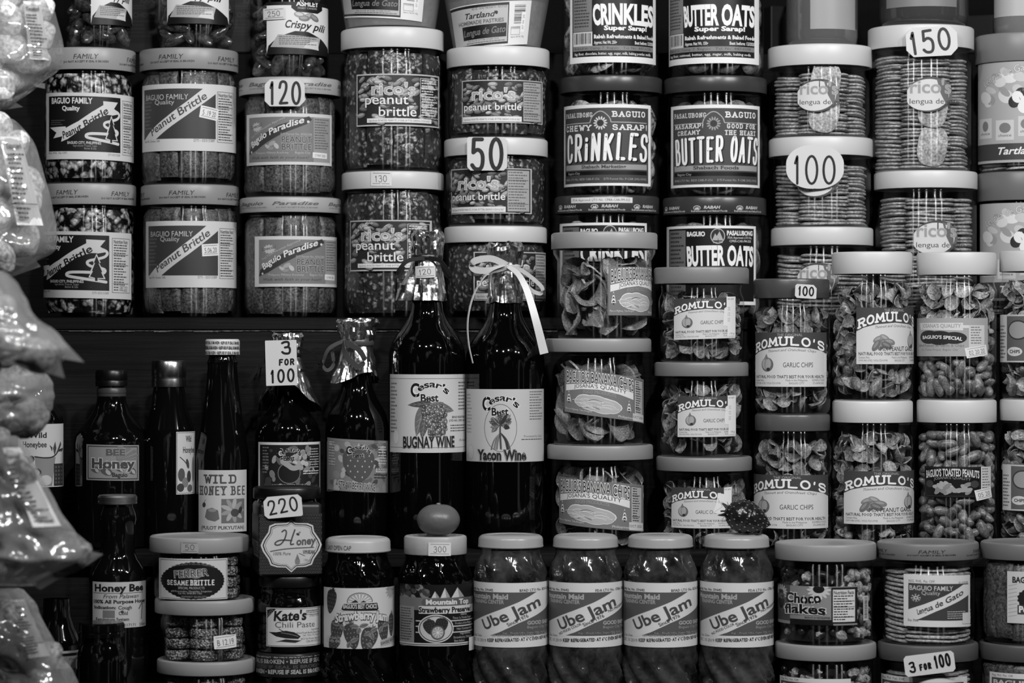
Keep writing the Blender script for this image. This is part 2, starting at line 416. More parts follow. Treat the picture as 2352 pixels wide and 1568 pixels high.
    def sticker(s, x, y, w, h, txt, rot=0, paper=205, ink=70, hand=False, rules=True):
        c, d = cos(rot), sin(rot); ux = s.U(x)
        def T(a, b): return (ux + a * c - b * d, y + a * d + b * c)
        s.put([[T(-w / 2, -h / 2), T(w / 2, -h / 2), T(w / 2, h / 2), T(-w / 2, h / 2)]], paper)
        rr, cc = s.r, s.cx; s.r = None
        if rules:
            for b in (-.36, .34): s.line([T(-w * .4, h * b), T(w * .4, h * b)], 1, ink)
        if hand: s.strokes(txt, [T(-w * .28, h * .24), T(w * .28, h * .2)], h * .42, 1.3, ink)
        else: s.text(txt, [T(-w * .36, h * .24), T(w * .36, h * .24)], h * .42, ink)
        s.r, s.cx = rr, cc
    def nuts(s, x0, y0, x1, y1, n, dark, light, seed=2, size=13):
        """printed picture of a heap of peanuts"""
        rn = random.Random(seed); s.rect(x0, y0, x1, y1, dark)
        rr, cc = s.r, s.cx; a, b = s.U(x0), s.U(x1); s.r = None; L = []
        for i in range(n):
            x, y = rn.uniform(a + 8, b - 8), rn.uniform(y0 + 6, y1 - 6); k = y0 + (y1 - y0) * .2
            L.append((x, y))
        L.sort(key=lambda p: p[1] * .1 + rn.random() * 40)
        for x, y in L:
            z = size * rn.uniform(.6, 1.1); an = rn.uniform(-.9, .5); g = light * rn.uniform(.55, 1)
            s.ell(x + 1.5, y + 2, z, z * .5, dark * .8, an, 10); 
            s.ell(x, y, z * .95, z * .46, g * .72, an, 10); s.ell(x - 1, y - 1.4, z * .75, z * .26, g, an, 8)
        s.r, s.cx = rr, cc
    def strawberry(s, x, y, w, h, ink, seed=150, leaf=90, rot=0):
        rr, cc = s.r, s.cx; x = s.U(x); s.r = None
        P = [(0, -.5), (.45, -.42), (.5, -.05), (.3, .35), (0, .55), (-.3, .35), (-.5, -.05), (-.45, -.42)]
        P = qcurve(P + [P[0]]); c, d = cos(rot), sin(rot)
        T = lambda a, b: (x + a * w * c - b * h * d, y + a * w * d + b * h * c)
        s.poly([T(a, b) for a, b in P], ink)
        rn = random.Random(int(x))
        for i in range(5):
            for j in range(4):
                a = -.32 + j * .21 + (i % 2) * .08; b = -.28 + i * .16
                if abs(a) < .44 - max(0, b) * .6: s.ell(*T(a, b), w * .022, h * .03, seed, 0, 6)
        for k in range(5):
            an = -pi * (.1 + .2 * k); q = [T(0, -.48), T(.17 * cos(an) - .04, -.48 + .1 * sin(an)), T(.32 * cos(an), -.46 + .2 * sin(an)), T(.17 * cos(an) + .06, -.44 + .06 * sin(an))]
            s.poly(q, leaf)
        s.r, s.cx = rr, cc
    def leaf(s, x0, y0, x1, y1, w, ink, vein=None):
        rr, cc = s.r, s.cx; x0, x1 = s.U(x0), s.U(x1); s.r = None
        dx, dy = x1 - x0, y1 - y0; T = lambda t, q: (x0 + dx * t - dy * q, y0 + dy * t + dx * q); L = math.hypot(dx, dy); k = w / L / 2
        A = [T(0, 0), T(.12, k * .7), T(.4, k * 1.1), T(.75, k * .7), T(1, 0)]; B = [T(1, 0), T(.75, -k * .7), T(.4, -k * 1.1), T(.12, -k * .7), T(0, 0)]
        s.poly(qcurve(A)[:-1] + qcurve(B)[:-1], ink)
        if vein:
            s.line([T(.05, 0), T(.95, 0)], 1.2, vein)
            for t in (.25, .45, .65):
                for q in (1, -1): s.line([T(t, 0), T(t + .14, q * k * .6)], .8, vein)
        s.r, s.cx = rr, cc
    def tree(s, x, y, w, h, dark, light):
        rr, cc = s.r, s.cx; x = s.U(x); s.r = None
        s.poly([(x, y), (x + w * .55, y + h), (x - w * .55, y + h)], light)
        for k in range(3):
            b = y + h * (.35 + .3 * k); s.poly([(x, b - h * .2), (x + w * (.2 + .12 * k), b), (x, b - h * .05), (x - w * (.2 + .12 * k), b)], dark)
        s.rect(x - 1.5, y + h, x + 1.5, y + h + 4, dark)
        s.r, s.cx = rr, cc

def print_mesh(d, place, step=7.0):
    """turn a drawing into one mesh. place(s, y, layer) -> xyz; everything is cut on one common grid of upright lines so that all inks bend alike"""
    V, Fc, K = [], [], []
    # painter's layers: a shape lies one thin film above whatever it overlaps
    G = {}
    for P, ink, ly in d.q:
        g = G.setdefault(int(ly), [1e9, -1e9, 1e9, -1e9])
        g[0] = min(g[0], min(p[0] for p in P)); g[1] = max(g[1], max(p[0] for p in P)); g[2] = min(g[2], min(p[1] for p in P)); g[3] = max(g[3], max(p[1] for p in P))
    done, LV = [], {}
    for n in sorted(G):
        a = G[n]; LV[n] = 1 + max([l for b, l in done if a[0] < b[1] and b[0] < a[1] and a[2] < b[3] and b[2] < a[3]], default=-1); done.append((a, LV[n]))
    thin = min(1.0, 34 / max(1, max(LV.values(), default=1)))
    def clip(q, lim, sg):
        o = []
        for i in range(len(q)):
            p0, p1 = q[i - 1], q[i]; d0, d1 = (p0[0] - lim) * sg, (p1[0] - lim) * sg
            if (d0 > 0 > d1) or (d0 < 0 < d1):
                t = d0 / (d0 - d1); o.append((lim, p0[1] + (p1[1] - p0[1]) * t))
            if d1 >= 0: o.append(p1)
        return o
    for P, ink, ly in d.q:
        ly = (LV[int(ly)] + ly - int(ly)) * thin
        lo = min(p[0] for p in P); hi = max(p[0] for p in P); pieces = []
        if not d.over:       # the paper ends where it ends
            if hi <= d.s0 or lo >= d.s1: continue
            if lo < d.s0: P = clip(P, d.s0, 1)
            if len(P) > 2 and hi > d.s1: P = clip(P, d.s1, -1)
            if len(P) > 2 and min(p[1] for p in P) < d.y0: P = [(y, x) for x, y in clip([(y, x) for x, y in P], d.y0, 1)]
            if len(P) > 2 and max(p[1] for p in P) > d.y1: P = [(y, x) for x, y in clip([(y, x) for x, y in P], d.y1, -1)]
            if len(P) < 3: continue
            lo = min(p[0] for p in P); hi = max(p[0] for p in P)
        i0, i1 = math.floor((lo - d.s0) / step), math.floor((hi - d.s0) / step)
        if i0 == i1: pieces = [P]
        else:
            for k in range(i0, i1 + 1):
                q = clip(P, d.s0 + k * step, 1)
                if len(q) >= 3: q = clip(q, d.s0 + (k + 1) * step, -1)
                if len(q) >= 3: pieces.append(q)
        for q in pieces:
            a2 = sum(q[i - 1][0] * q[i][1] - q[i][0] * q[i - 1][1] for i in range(len(q)))
            if abs(a2) < 1e-4: continue
            if a2 > 0: q = q[::-1]
            b = len(V)
            for (x, y) in q: V.append(place(x, y, ly))
            Fc.append(tuple(range(b, b + len(q)))); K.append(lin(ink))
    me = mesh('print', V, Fc)
    at = me.attributes.new('ink', 'FLOAT', 'FACE'); at.data.foreach_set('value', K)
    me.materials.append(INK); return me
def radial(me):
    """shade a wrapped label as the smooth round surface it follows"""
    if not me.polygons: return me
    me.polygons.foreach_set('use_smooth', [True] * len(me.polygons))
    me.normals_split_custom_set_from_vertices([Vector((v.co.x, v.co.y, 0)).normalized() for v in me.vertices]); return me
def wrap(d, r, k, cxpx, xl, xr, zt, zb, tilt=0, lift=.0003, s0=None, s1=None, taper=0, cone=None):
    """mesh of drawing d on a jar of radius r (world); k world per px; label edges at photograph x xl..xr, z from zt to zb"""
    rp = r / k
    A = lambda x: math.asin(max(-.995, min(.995, (x - cxpx) / rp)))
    a0, a1 = (A(xl), A(xr)) if s0 is None else (R(s0), R(s1))
    def place(s, y, ly):
        u = (s - d.s0) / (d.s1 - d.s0); v = (y - d.y0) / (d.y1 - d.y0); th = a0 + (a1 - a0) * u
        z = zt + (zb - zt) * v + tilt * r * (th - (a0 + a1) / 2)
        q = (r if cone is None else cone(z)) + lift + ly * .00003
        return (q * sin(th), -q * cos(th), z)
    return radial(print_mesh(d, place, step=(d.s1 - d.s0) / max(4, int((a1 - a0) / R(4.5)))))
def flat(d, k, lift=.0002):
    """mesh of a drawing on a flat upright card whose middle is the origin"""
    mx, my = (d.s0 + d.s1) / 2, (d.y0 + d.y1) / 2
    return print_mesh(d, lambda s, y, ly: ((s - mx) * k, -lift - ly * .00003, (my - y) * k), step=1e9)
# ------------------------------------------------------------------ foods inside the jars
FOOD = {}
def foodmesh(kind, i=0, **kw):
    k = (kind, i) + tuple(sorted(kw.items()))
    if k in FOOD: return FOOD[k]
    rn = random.Random(hash(kind) % 1000 if False else sum(map(ord, kind)) * 31 + i)
    sd = rn.random() * 50
    if kind == 'slab':
        w, t, h = kw['w'], .011, kw['h']; nx, nz = 6, 14; vs, fs = [], []
        def P(u, v, s):
            x = (u - .5) * w; z = v * h; e = min(u, 1 - u, 1) * 2; ez = min(v, 1 - v) * 8
            q = noise.noise(Vector((x * 90 + sd, s * 3, z * 90))) * .0014
            rr = min(1, ez * 1.2 + .35) * min(1, e * 2.2 + .45)
            return (x + noise.noise(Vector((sd, z * 60, s))) * .0016, s * t / 2 * rr + q, z)
        for s in (-1, 1):
            for j in range(nz + 1):
                for q in range(nx + 1): vs.append(P(q / nx, j / nz, s))
        o = (nx + 1) * (nz + 1)
        for j in range(nz):
            for q in range(nx):
                a = j * (nx + 1) + q; fs.append((a, a + 1, a + nx + 2, a + nx + 1)); b = a + o; fs.append((b, b + nx + 1, b + nx + 2, b + 1))
        for j in range(nz):
            for q in (0, nx): a = j * (nx + 1) + q; fs.append((a, a + nx + 1, a + nx + 1 + o, a + o) if q == 0 else (a, a + o, a + nx + 1 + o, a + nx + 1))
        for q in range(nx):
            for j in (0, nz): a = j * (nx + 1) + q; fs.append((a, a + o, a + o + 1, a + 1) if j == 0 else (a, a + 1, a + o + 1, a + o))
        me = mesh('slab', vs, fs)
    elif kind in ('banana', 'garlic'):
        big = kind == 'banana'
        L = rn.uniform(.03, .052) if big else rn.uniform(.015, .026); wd = rn.uniform(.020, .028) if big else L * rn.uniform(.6, .95)
        th = .0016 if big else .0011; nu, nv = (12, 6) if big else (9, 6); cu = rn.uniform(.25, 1.1) * (1 if rn.random() < .5 else -1); tw = rn.uniform(-.5, .5); cv = rn.uniform(.2, .8)
        vs, fs = [], []
        for s in (1, -1):
            for i2 in range(nu + 1):
                for j in range(nv + 1):
                    u, v = i2 / nu * 2 - 1, j / nv * 2 - 1
                    ed = math.sqrt(max(0, 1 - .86 * u * u)) if big else math.sqrt(max(.02, 1 - .95 * abs(u) ** 2.3))
                    x, y = u * L / 2, v * wd / 2 * ed
                    z = cu * .35 * L * u * u + cv * wd * .3 * v * v + .0022 * noise.noise(Vector((x * 90 + sd, y * 90, 1))) * (1 if big else .8)
                    y2, z2 = y * cos(tw * u) - z * sin(tw * u), y * sin(tw * u) + z * cos(tw * u)
                    edge = max(abs(u), abs(v)); t2 = th / 2 * (1.5 if big and edge > .8 else 1)
                    vs.append((x, y2, z2 + s * t2))
        o = (nu + 1) * (nv + 1)
        for i2 in range(nu):
            for j in range(nv):
                a = i2 * (nv + 1) + j; fs.append((a, a + nv + 1, a + nv + 2, a + 1)); fs.append((a + o, a + o + 1, a + o + nv + 2, a + o + nv + 1))
        for i2 in range(nu):
            for j in (0, nv): a = i2 * (nv + 1) + j; fs.append((a, a + o, a + o + nv + 1, a + nv + 1))
        for j in range(nv):
            for i2 in (0, nu): a = i2 * (nv + 1) + j; fs.append((a, a + o, a + o + 1, a + 1))
        me = mesh(kind, vs, fs)
    elif kind == 'peanut':
        l, r = rn.uniform(.009, .013), rn.uniform(.0046, .006)
        if rn.random() < .5: f = lambda p: 1 - .18 * math.exp(-(p.z * 3.2) ** 2) + .07 * noise.noise(p * 2.5 + Vector((sd, 0, 0)))
        else: f = lambda p: 1 + .08 * noise.noise(p * 2.2 + Vector((sd, 0, 0)))
        me = mesh(kind, *ellipsoid(r, r, l, 12, 9, f))
    elif kind == 'pili':
        l, r = rn.uniform(.018, .024), rn.uniform(.007, .009)
        me = mesh(kind, *ellipsoid(r, r * .8, l, 12, 10, lambda p: (1 - .25 * max(0, p.z)) * (1 + .08 * noise.noise(p * 2 + Vector((sd, 0, 0))))))
    elif kind == 'cookie':
        l, w, t = kw['l'], .034, .0034; n = 22; vs, fs = [], []
        prof = [(0, -1), (.9, -1), (1, -.35), (1, .35), (.9, 1), (0, 1)]
        v2, fs = lathe([(a, b) for a, b in prof], n)
        for x, y, z in v2:
            k = max(abs(x), abs(y)); q = (abs(x) ** 3 + abs(y) ** 3) ** (1 / 3) if k > 1e-6 else 1; s = math.hypot(x, y) / q if q else 1
            vs.append((x * s * l / 2, y * s * w / 2, z * t / 2 + .0007 * noise.noise(Vector((x * 1.5 + sd, y * 2, 0)))))
        me = mesh(kind, vs, fs)
    elif kind == 'crinkle':
        r, t = rn.uniform(.019, .023), .007
        v2, fs = lathe([(0, -.6), (.8, -.6), (1, -.2), (.98, .2), (.75, .75), (.4, 1), (0, 1.1)], 24)
        me = mesh(kind, [(x * r * (1 + .06 * noise.noise(Vector((x * 2 + sd, y * 2, z)))), y * r, z * t + .0014 * noise.noise(Vector((x * 4 + sd, y * 4, z)))) for x, y, z in v2], fs)
    elif kind == 'round':
        r, t = .0143, .0053
        v2, fs = lathe([(0, -1), (.8, -1), (.97, -.75), (1, -.2), (1, .2), (.97, .75), (.8, 1), (0, 1)], 30)
        me = mesh(kind, [(x * r * (1 + .05 * noise.noise(Vector((x * 3 + sd, y * 3, z * 2)))), y * r * (1 + .05 * noise.noise(Vector((x * 3, y * 3 + sd, z * 2)))), z * t * (1 + .07 * noise.noise(Vector((x * 2, y * 2 + sd, z))))) for x, y, z in v2], fs)
    elif kind == 'nugget':
        r = rn.uniform(.0035, .0075)
        me = mesh(kind, *ellipsoid(r, r * .8, r * .7, 9, 7, lambda p: 1 + .45 * noise.noise(p * 1.6 + Vector((sd, 0, 0)))))
    elif kind == 'candy':
        rx, ry, rz = kw['r'] * rn.uniform(.8, 1.0), kw['r'] * rn.uniform(.75, .95), kw['r'] * rn.uniform(1.1, 1.4)
        me = mesh(kind, *ellipsoid(rx, ry, rz, 20, 14, lambda p: 1 + .2 * noise.noise(p * 1.3 + Vector((sd, 0, 0)))))
    FOOD[k] = me; return me
def M_food(k):
    return {
     'nutbrittle': lambda: speck('nut_brittle', 8, 178, 122, (.24, .6), .28, True, 420, .9, .6),
     'brittle': lambda: speck('fine_brittle', 34, 112, 330, (.36, .74), .3, False, 900, .7, .5),
     'ricobrittle': lambda: speck('speckled_brittle', 46, 150, 150, (.12, .42), .28, True, 420, .7, .5),
     'banana': lambda: speck('fried_banana', 95, 150, 60, (.3, .7), .38, False, 600, .35, .5),
     'garlic': lambda: speck('fried_garlic', 90, 150, 90, (.3, .7), .42, False, 500, .3, .4),
     'garlicpale': lambda: speck('pale_garlic', 110, 175, 90, (.3, .7), .42, False, 500, .3, .4),
     'peanut': lambda: speck('roast_peanut', 70, 150, 110, (.3, .75), .35, False, 700, .35, .5),
     'pili': lambda: speck('glazed_nut', 30, 95, 70, (.35, .75), .18, False, 300, .4, .6, .4),
     'cookie': lambda: speck('butter_biscuit', 120, 190, 60, (.25, .7), .5, False, 400, .3, .3),
     'crinkle': lambda: speck('sugared_cocoa_cookie', 30, 175, 130, (.4, .56), .5, False, 0, .8, .3),
     'oat': lambda: speck('oat_wafer', 60, 150, 60, (.3, .7), .5, False, 500, .6, .3),
     'sesame': lambda: speck('sesame_crust', 50, 168, 420, (.2, .62), .45, True, 900, 1.0, .4, dist=.0016),
     'choco': lambda: speck('chocolate_flake', 18, 40, 90, (.3, .7), .3, False, 0, .3, .5),
     'flake': lambda: speck('corn_flake', 80, 175, 120, (.3, .7), .45, False, 500, .3, .4),
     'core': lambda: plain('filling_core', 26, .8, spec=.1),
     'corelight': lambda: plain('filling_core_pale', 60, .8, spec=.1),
    }[k]()
def piece(name, me, parent, loc, rot, mat):
    o = bpy.data.objects.new(name, me); COL.objects.link(o)
    if len(me.materials) == 0:
        me.materials.append(mat)
        me.polygons.foreach_set('use_smooth', [True] * len(me.polygons)); me.set_sharp_from_angle(angle=R(50))
    elif me.materials[0] is not mat:
        o.material_slots[0].link = 'OBJECT'; o.material_slots[0].material = mat
    o.parent = parent; o.location = loc; o.rotation_euler = rot; return o
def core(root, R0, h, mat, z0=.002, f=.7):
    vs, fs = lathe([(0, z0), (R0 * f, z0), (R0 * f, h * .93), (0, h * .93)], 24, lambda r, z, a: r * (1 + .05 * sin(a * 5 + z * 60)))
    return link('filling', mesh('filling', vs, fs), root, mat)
def scatter(root, R0, h, kind, name, mat, n, mind, seed, nvar, face=.6, amax=105, z0=.006, rin=.0, size=.012, shares=None, top=1.0, heap=False):
    rn = random.Random(seed); pts = []; tries = 0
    while len(pts) < n and tries < n * 60:
        tries += 1
        a = R(rn.uniform(-amax, amax)); d = rn.uniform(rin, .006); z = rn.uniform(z0 + size * .35, h * top - size * .35)
        r = R0 - size * .32 - d
        p = Vector((r * sin(a), -r * cos(a), z))
        if any((p - q[0]).length < mind for q in pts): continue
        pts.append((p, a))
    HV, HF = [], []
    for i, (p, a) in enumerate(pts):
        mt = mat if shares is None else (shares(p, rn) or mat)
        rot = Matrix.Rotation(a, 4, 'Z') @ Matrix.Rotation(R(90) + rn.gauss(0, face), 4, 'X') @ Matrix.Rotation(rn.gauss(0, face), 4, 'Y') @ Matrix.Rotation(rn.uniform(0, 6.28), 4, 'Z')
        me = foodmesh(kind, i % nvar); cs = [rot @ v.co for v in me.vertices]
        for _ in range(4):   # keep every corner inside the wall
            ex = max(math.hypot(p.x + c.x, p.y + c.y) for c in cs) - R0
            if ex > 0: p = p - Vector((sin(a), -cos(a), 0)) * (ex * 1.05)
        zl, zh = min(c.z for c in cs), max(c.z for c in cs)
        p.z = max(.003 - zl, min(h * .985 - zh, p.z))
        if heap:      # deeper pieces that only fill the gaps: one mesh
            b = len(HV); HV += [tuple(p + c) for c in cs]; HF += [tuple(b + q for q in f.vertices) for f in me.polygons]
        else: piece(name, me, root, p, rot.to_euler(), mt)
    if heap and HV: link('inner_' + name, mesh('heap', HV, HF), root, mat, True, 50)['kind'] = 'stuff'
def fill(kind, root, R0, h, seed):
    rn = random.Random(seed)
    if kind in ('nutbrittle', 'brittle', 'ricobrittle'):
        root = core(root, R0, h, M_food('core'), f=.66)
        w = {'nutbrittle': .040, 'brittle': .0235, 'ricobrittle': .036}[kind]; a = -112.0; i = 0
        hh = round(h * .975, 3)
        step0 = {'nutbrittle': 45, 'brittle': 26.5, 'ricobrittle': 40}[kind]
        while a < 112:
            st = step0 * rn.uniform(.88, 1.08)
            wq = w * st / step0 * .95
            me = foodmesh('slab', rn.randrange(4), w=round(wq, 3), h=hh)
            an = R(a + st / 2); rr = R0 * cos(R(st / 2)) - .004 + R0 * (1 - cos(R(st / 2))) * .35
            rot = Matrix.Rotation(an, 4, 'Z') @ Matrix.Rotation(rn.gauss(0, .02), 4, 'Y')
            piece('brittle_slab', me, root, (rr * sin(an), -rr * cos(an), .004 + rn.random() * .004), rot.to_euler(), M_food(kind))
            a += st; i += 1
    elif kind == 'banana':
        root = core(root, R0, h, M_food('core'), f=.45)
        scatter(root, R0, h, 'banana', 'banana_chip', M_food('banana'), 36, .0145, seed, 9, .55, 110, size=.03, rin=.001)
        scatter(root, R0 - .014, h, 'banana', 'banana_chip', M_food('banana'), 30, .0145, seed + 9, 9, .8, 100, size=.03, rin=.001, heap=True)
    elif kind in ('garlic', 'mixnut'):
        root = core(root, R0, h, M_food('core'), f=.55)
        n = min(96, int(58 * h / .1))
        sh = None if kind == 'garlic' else (lambda p, r: M_food('garlicpale') if r.random() < .6 else M_food('garlic'))
        scatter(root, R0, h, 'garlic', 'garlic_chip', M_food('garlic'), n, .0085, seed, 12, .55, 105, size=.014, shares=sh)
        scatter(root, R0 - .008, h, 'garlic', 'garlic_chip', M_food('garlic'), int(n * .75), .009, seed + 5, 12, .7, 100, size=.014, shares=sh, heap=True)
        if kind == 'mixnut': scatter(root, R0, h * .45, 'peanut', 'peanut', M_food('peanut'), 14, .016, seed + 7, 6, .9, 95, size=.012)
    elif kind == 'peanut':
        root = core(root, R0, h, M_food('core'), f=.62)
        n = min(100, int(100 * h / .16))
        scatter(root, R0, h, 'peanut', 'peanut', M_food('peanut'), n, .0105, seed, 8, .8, 100, size=.011, rin=.0)
        scatter(root, R0 - .008, h, 'peanut', 'peanut', M_food('peanut'), int(n * .7), .0112, seed + 3, 8, .9, 95, size=.011, heap=True)
    elif kind == 'peanutmix':
        root = core(root, R0, h, M_food('core'), f=.62)
        scatter(root, R0, h * .55, 'peanut', 'peanut', M_food('peanut'), 60, .0105, seed, 8, .8, 100, size=.011)
        scatter(root, R0 - .008, h * .55, 'peanut', 'peanut', M_food('peanut'), 40, .011, seed + 2, 8, .8, 95, size=.011, heap=True)
        scatter(root, R0, h, 'garlic', 'garlic_chip', M_food('garlicpale'), 42, .0105, seed + 1, 12, .6, 100, z0=h * .52, size=.014)
        scatter(root, R0 - .008, h, 'garlic', 'garlic_chip', M_food('garlic'), 30, .0105, seed + 4, 12, .6, 100, z0=h * .52, size=.014, heap=True)
    elif kind == 'pili':
        root = core(root, R0, h, M_food('core'), f=.5)
        scatter(root, R0, h, 'pili', 'pili_nut', M_food('pili'), 46, .014, seed, 8, .75, 105, size=.016)
        scatter(root, R0 - .013, h, 'pili', 'pili_nut', M_food('pili'), 34, .014, seed + 3, 8, .9, 100, size=.016, heap=True)
    elif kind in ('cookie', 'cookiefew'):
        root = core(root, R0, h, M_food('corelight'), f=.4)
        hz = h * .995; pitch = .00425
        for sa, rr, l in ((0, R0 - .0195, .056), (-72, R0 - .020, .046), (72, R0 - .020, .046)):
            z = .004; a0 = R(sa)
            while z < hz - .003:
                me = foodmesh('cookie', rn.randrange(4), l=l)
                a = a0 + rn.gauss(0, .03); q = rr - abs(rn.gauss(0, .0012))
                rot = Matrix.Rotation(a + rn.gauss(0, .05), 4, 'Z') @ Matrix.Rotation(rn.gauss(0, .02), 4, 'X') @ Matrix.Rotation(rn.gauss(0, .03) + (.06 if sa else 0) * sin(z * 40), 4, 'Y')
                piece('cookie', me, root, (q * sin(a), -q * cos(a), z), rot.to_euler(), M_food('cookie')); z += pitch * rn.uniform(.93, 1.1)
        if kind == 'cookie':
            for i in range(2):
                a = R(rn.uniform(-6, 22)); z = max(.027, h * rn.uniform(.2, .3)) + i * .034
                piece('cookie', foodmesh('cookie', i, l=.046), root, ((R0 - .003) * sin(a), -(R0 - .003) * cos(a), z), (Matrix.Rotation(a, 4, 'Z') @ Matrix.Rotation(R(86), 4, 'X') @ Matrix.Rotation(R(80), 4, 'Z')).to_euler(), M_food('cookie'))
    elif kind in ('crinkle', 'oat'):
        root = core(root, R0, h, M_food('core'), f=.5)
        k = M_food(kind)
        scatter(root, R0, h, 'crinkle', 'round_cookie', k, 26, .026, seed, 6, .45, 105, size=.014, rin=.001)
        scatter(root, R0 - .011, h, 'crinkle', 'round_cookie', k, 18, .026, seed + 2, 6, .6, 100, size=.014, heap=True)
    elif kind == 'sesame':
        root = core(root, R0, h, M_food('core'), f=.3)
        for sa in (-112, -54, 4, 62, 120):
            z = .0062; q = R0 - .0155
            while z < h + .001:
                a = R(sa + rn.gauss(0, 1.6))
                piece('sesame_round', foodmesh('round', rn.randrange(5)), root, (q * sin(a), -q * cos(a), z), (rn.gauss(0, .05), rn.gauss(0, .05), rn.random() * 6), M_food('sesame')); z += .0113
    elif kind == 'choco':
        root = core(root, R0, h, M_food('core'), f=.6)
        sh = lambda p, r: M_food('flake') if p.x > .012 + .01 * r.random() or r.random() < .04 or p.z < .012 and r.random() < .5 else M_food('choco')
        scatter(root, R0, h, 'nugget', 'flake', M_food('choco'), 95, .0078, seed, 9, .9, 100, size=.006, shares=sh, rin=0)
        link('chocolate_mass', mesh('mass', *lathe([(0, .003), (R0 * .86, .003), (R0 * .86, h * .9), (0, h * .9)], 24)), root, plain('chocolate_mass', 12, .5))

# ------------------------------------------------------------------ jars
def lid_mesh(rl, h, ribs=False, dome=False, seed=0):
    if dome:   # metal twist-off cap with a rounded shoulder and a raised button
        p = [(rl - .0015, 0), (rl, .0006), (rl + .0004, .0015), (rl, .003), (rl - .0002, h - .0045), (rl - .0012, h - .0022), (rl - .0035, h - .0006), (rl - .006, h), (rl - .008, h - .0002), (rl - .0095, h - .0012), (rl * .6, h - .0014), (rl * .55, h - .0006), (0, h - .0005)]
        return mesh('lid', *lathe(p, 72))
    p = [(rl - .003, .001), (rl - .002, 0), (rl - .0004, 0), (rl, .0007), (rl, h - .0026), (rl - .0006, h - .001), (rl - .0022, h), (rl - .0048, h), (rl - .0062, h - .0013), (rl - .008, h - .0018), (0, h - .0018)]
    if ribs:
        return mesh('lid', *lathe(p, 200, lambda r, z, a: r - (.00022 if int(round(a * 100 / pi)) % 2 and r > rl - .001 else 0)))
    return mesh('lid', *lathe(p, 72))
def jar_prof(r, h, neck=.93, nh=.012, rb=.92):
    return [(0, .0015), (r * rb * .8, .0012), (r * rb * .95, 0), (r * (rb + .03), .0012), (r * .985, .0045), (r, .009), (r, h - nh - .008), (r * .99, h - nh - .004), (r * (neck + .02), h - nh), (r * neck, h - nh + .003), (r * neck, h - .004), (r * (neck + .015), h - .003), (r * (neck + .015), h - .002), (r * neck, h - .001), (r * neck, h + .004)]
GLASSY = lambda: clear('clear_plastic_wall', .95, 1.0, .2, .82, bump=(120, .12, .0006, (1, 1, .25)))
def tamper_band(root, d, rl, k, z0, z1, s0=-100, s1=100):
    me = wrap(d, rl, k, 0, 0, 0, z1, z0, s0=s0, s1=s1, lift=.0002); return link('seal_print', me, root, None, False)
def jar(name, label, cat, group, cx, y, r, rl, lt, lb, bz, lidg=225, ribs=False, kind=None, lab=(), seed=1, wall=None, neck=.93, prof=None, lidm=None, dome=False, nh=.012, band=None, lidlab=(), rb=.92, gap=0):
    """one lidded jar. cx, r, rl, lt (lid top), lb (lid bottom) in photograph px; bz is the world height it stands on"""
    k = kx(y); Rr, Rl = r * k, rl * k
    zt, zb = wz(lt, y - Rl), wz(lb, y - Rl)
    root = thing(name, label, cat, (wx(cx, y), y, bz), group)
    h = zb - bz
    pr = prof(Rr, h) if prof else jar_prof(Rr, h, neck, nh, rb)
    wm = wall or GLASSY()
    b = link('jar_body', mesh('jar_body', *lathe(pr, 64)), root, wm)
    L = link('lid', lid_mesh(Rl, zt - zb, ribs, dome), root, lidm or plain('lid_%d' % lidg, lidg, .38, bump=(30, .06, .0005)))
    L.location.z = h
    if kind: fill(kind, root, Rr * .955, h - nh * .6, seed)
    for q in lab:
        add_label(root, q, Rr, k, cx, y, bz)
    for q in lidlab:
        add_label(root, q, Rl, k, cx, y, bz)
    if band:
        d, s0, s1 = band; me = wrap(d, Rl, k, 0, 0, 0, zt - bz - .0028, h + .001, s0=s0, s1=s1, lift=.0002); q = link('seal_print', me, L, None, False); q.location.z = -h
    return root, Rr, k, zt
def add_label(root, q, Rr, k, cx, y, bz):
    """q: dict d=drawing, x=(xl,xr), y=(yt,yb) px, optional name, tilt, lift, s=(deg,deg)"""
    d = q['d']; x = q.get('x', (0, 0)); yt, yb = q['y']
    zt, zb = wz(yt, y - Rr) - bz, wz(yb, y - Rr) - bz
    s0, s1 = q.get('s', (None, None))
    kf = kx(y - Rr)
    me = wrap(d, Rr, kf, wx(cx, y) / kf + HX, x[0], x[1], zt, zb, q.get('tilt', 0), q.get('lift', .0004), s0, s1, cone=q.get('cone'))
    o = link(q.get('name', 'label'), me, root, None, False)
    if 'label' in q: o['label'] = q['label']
    return o
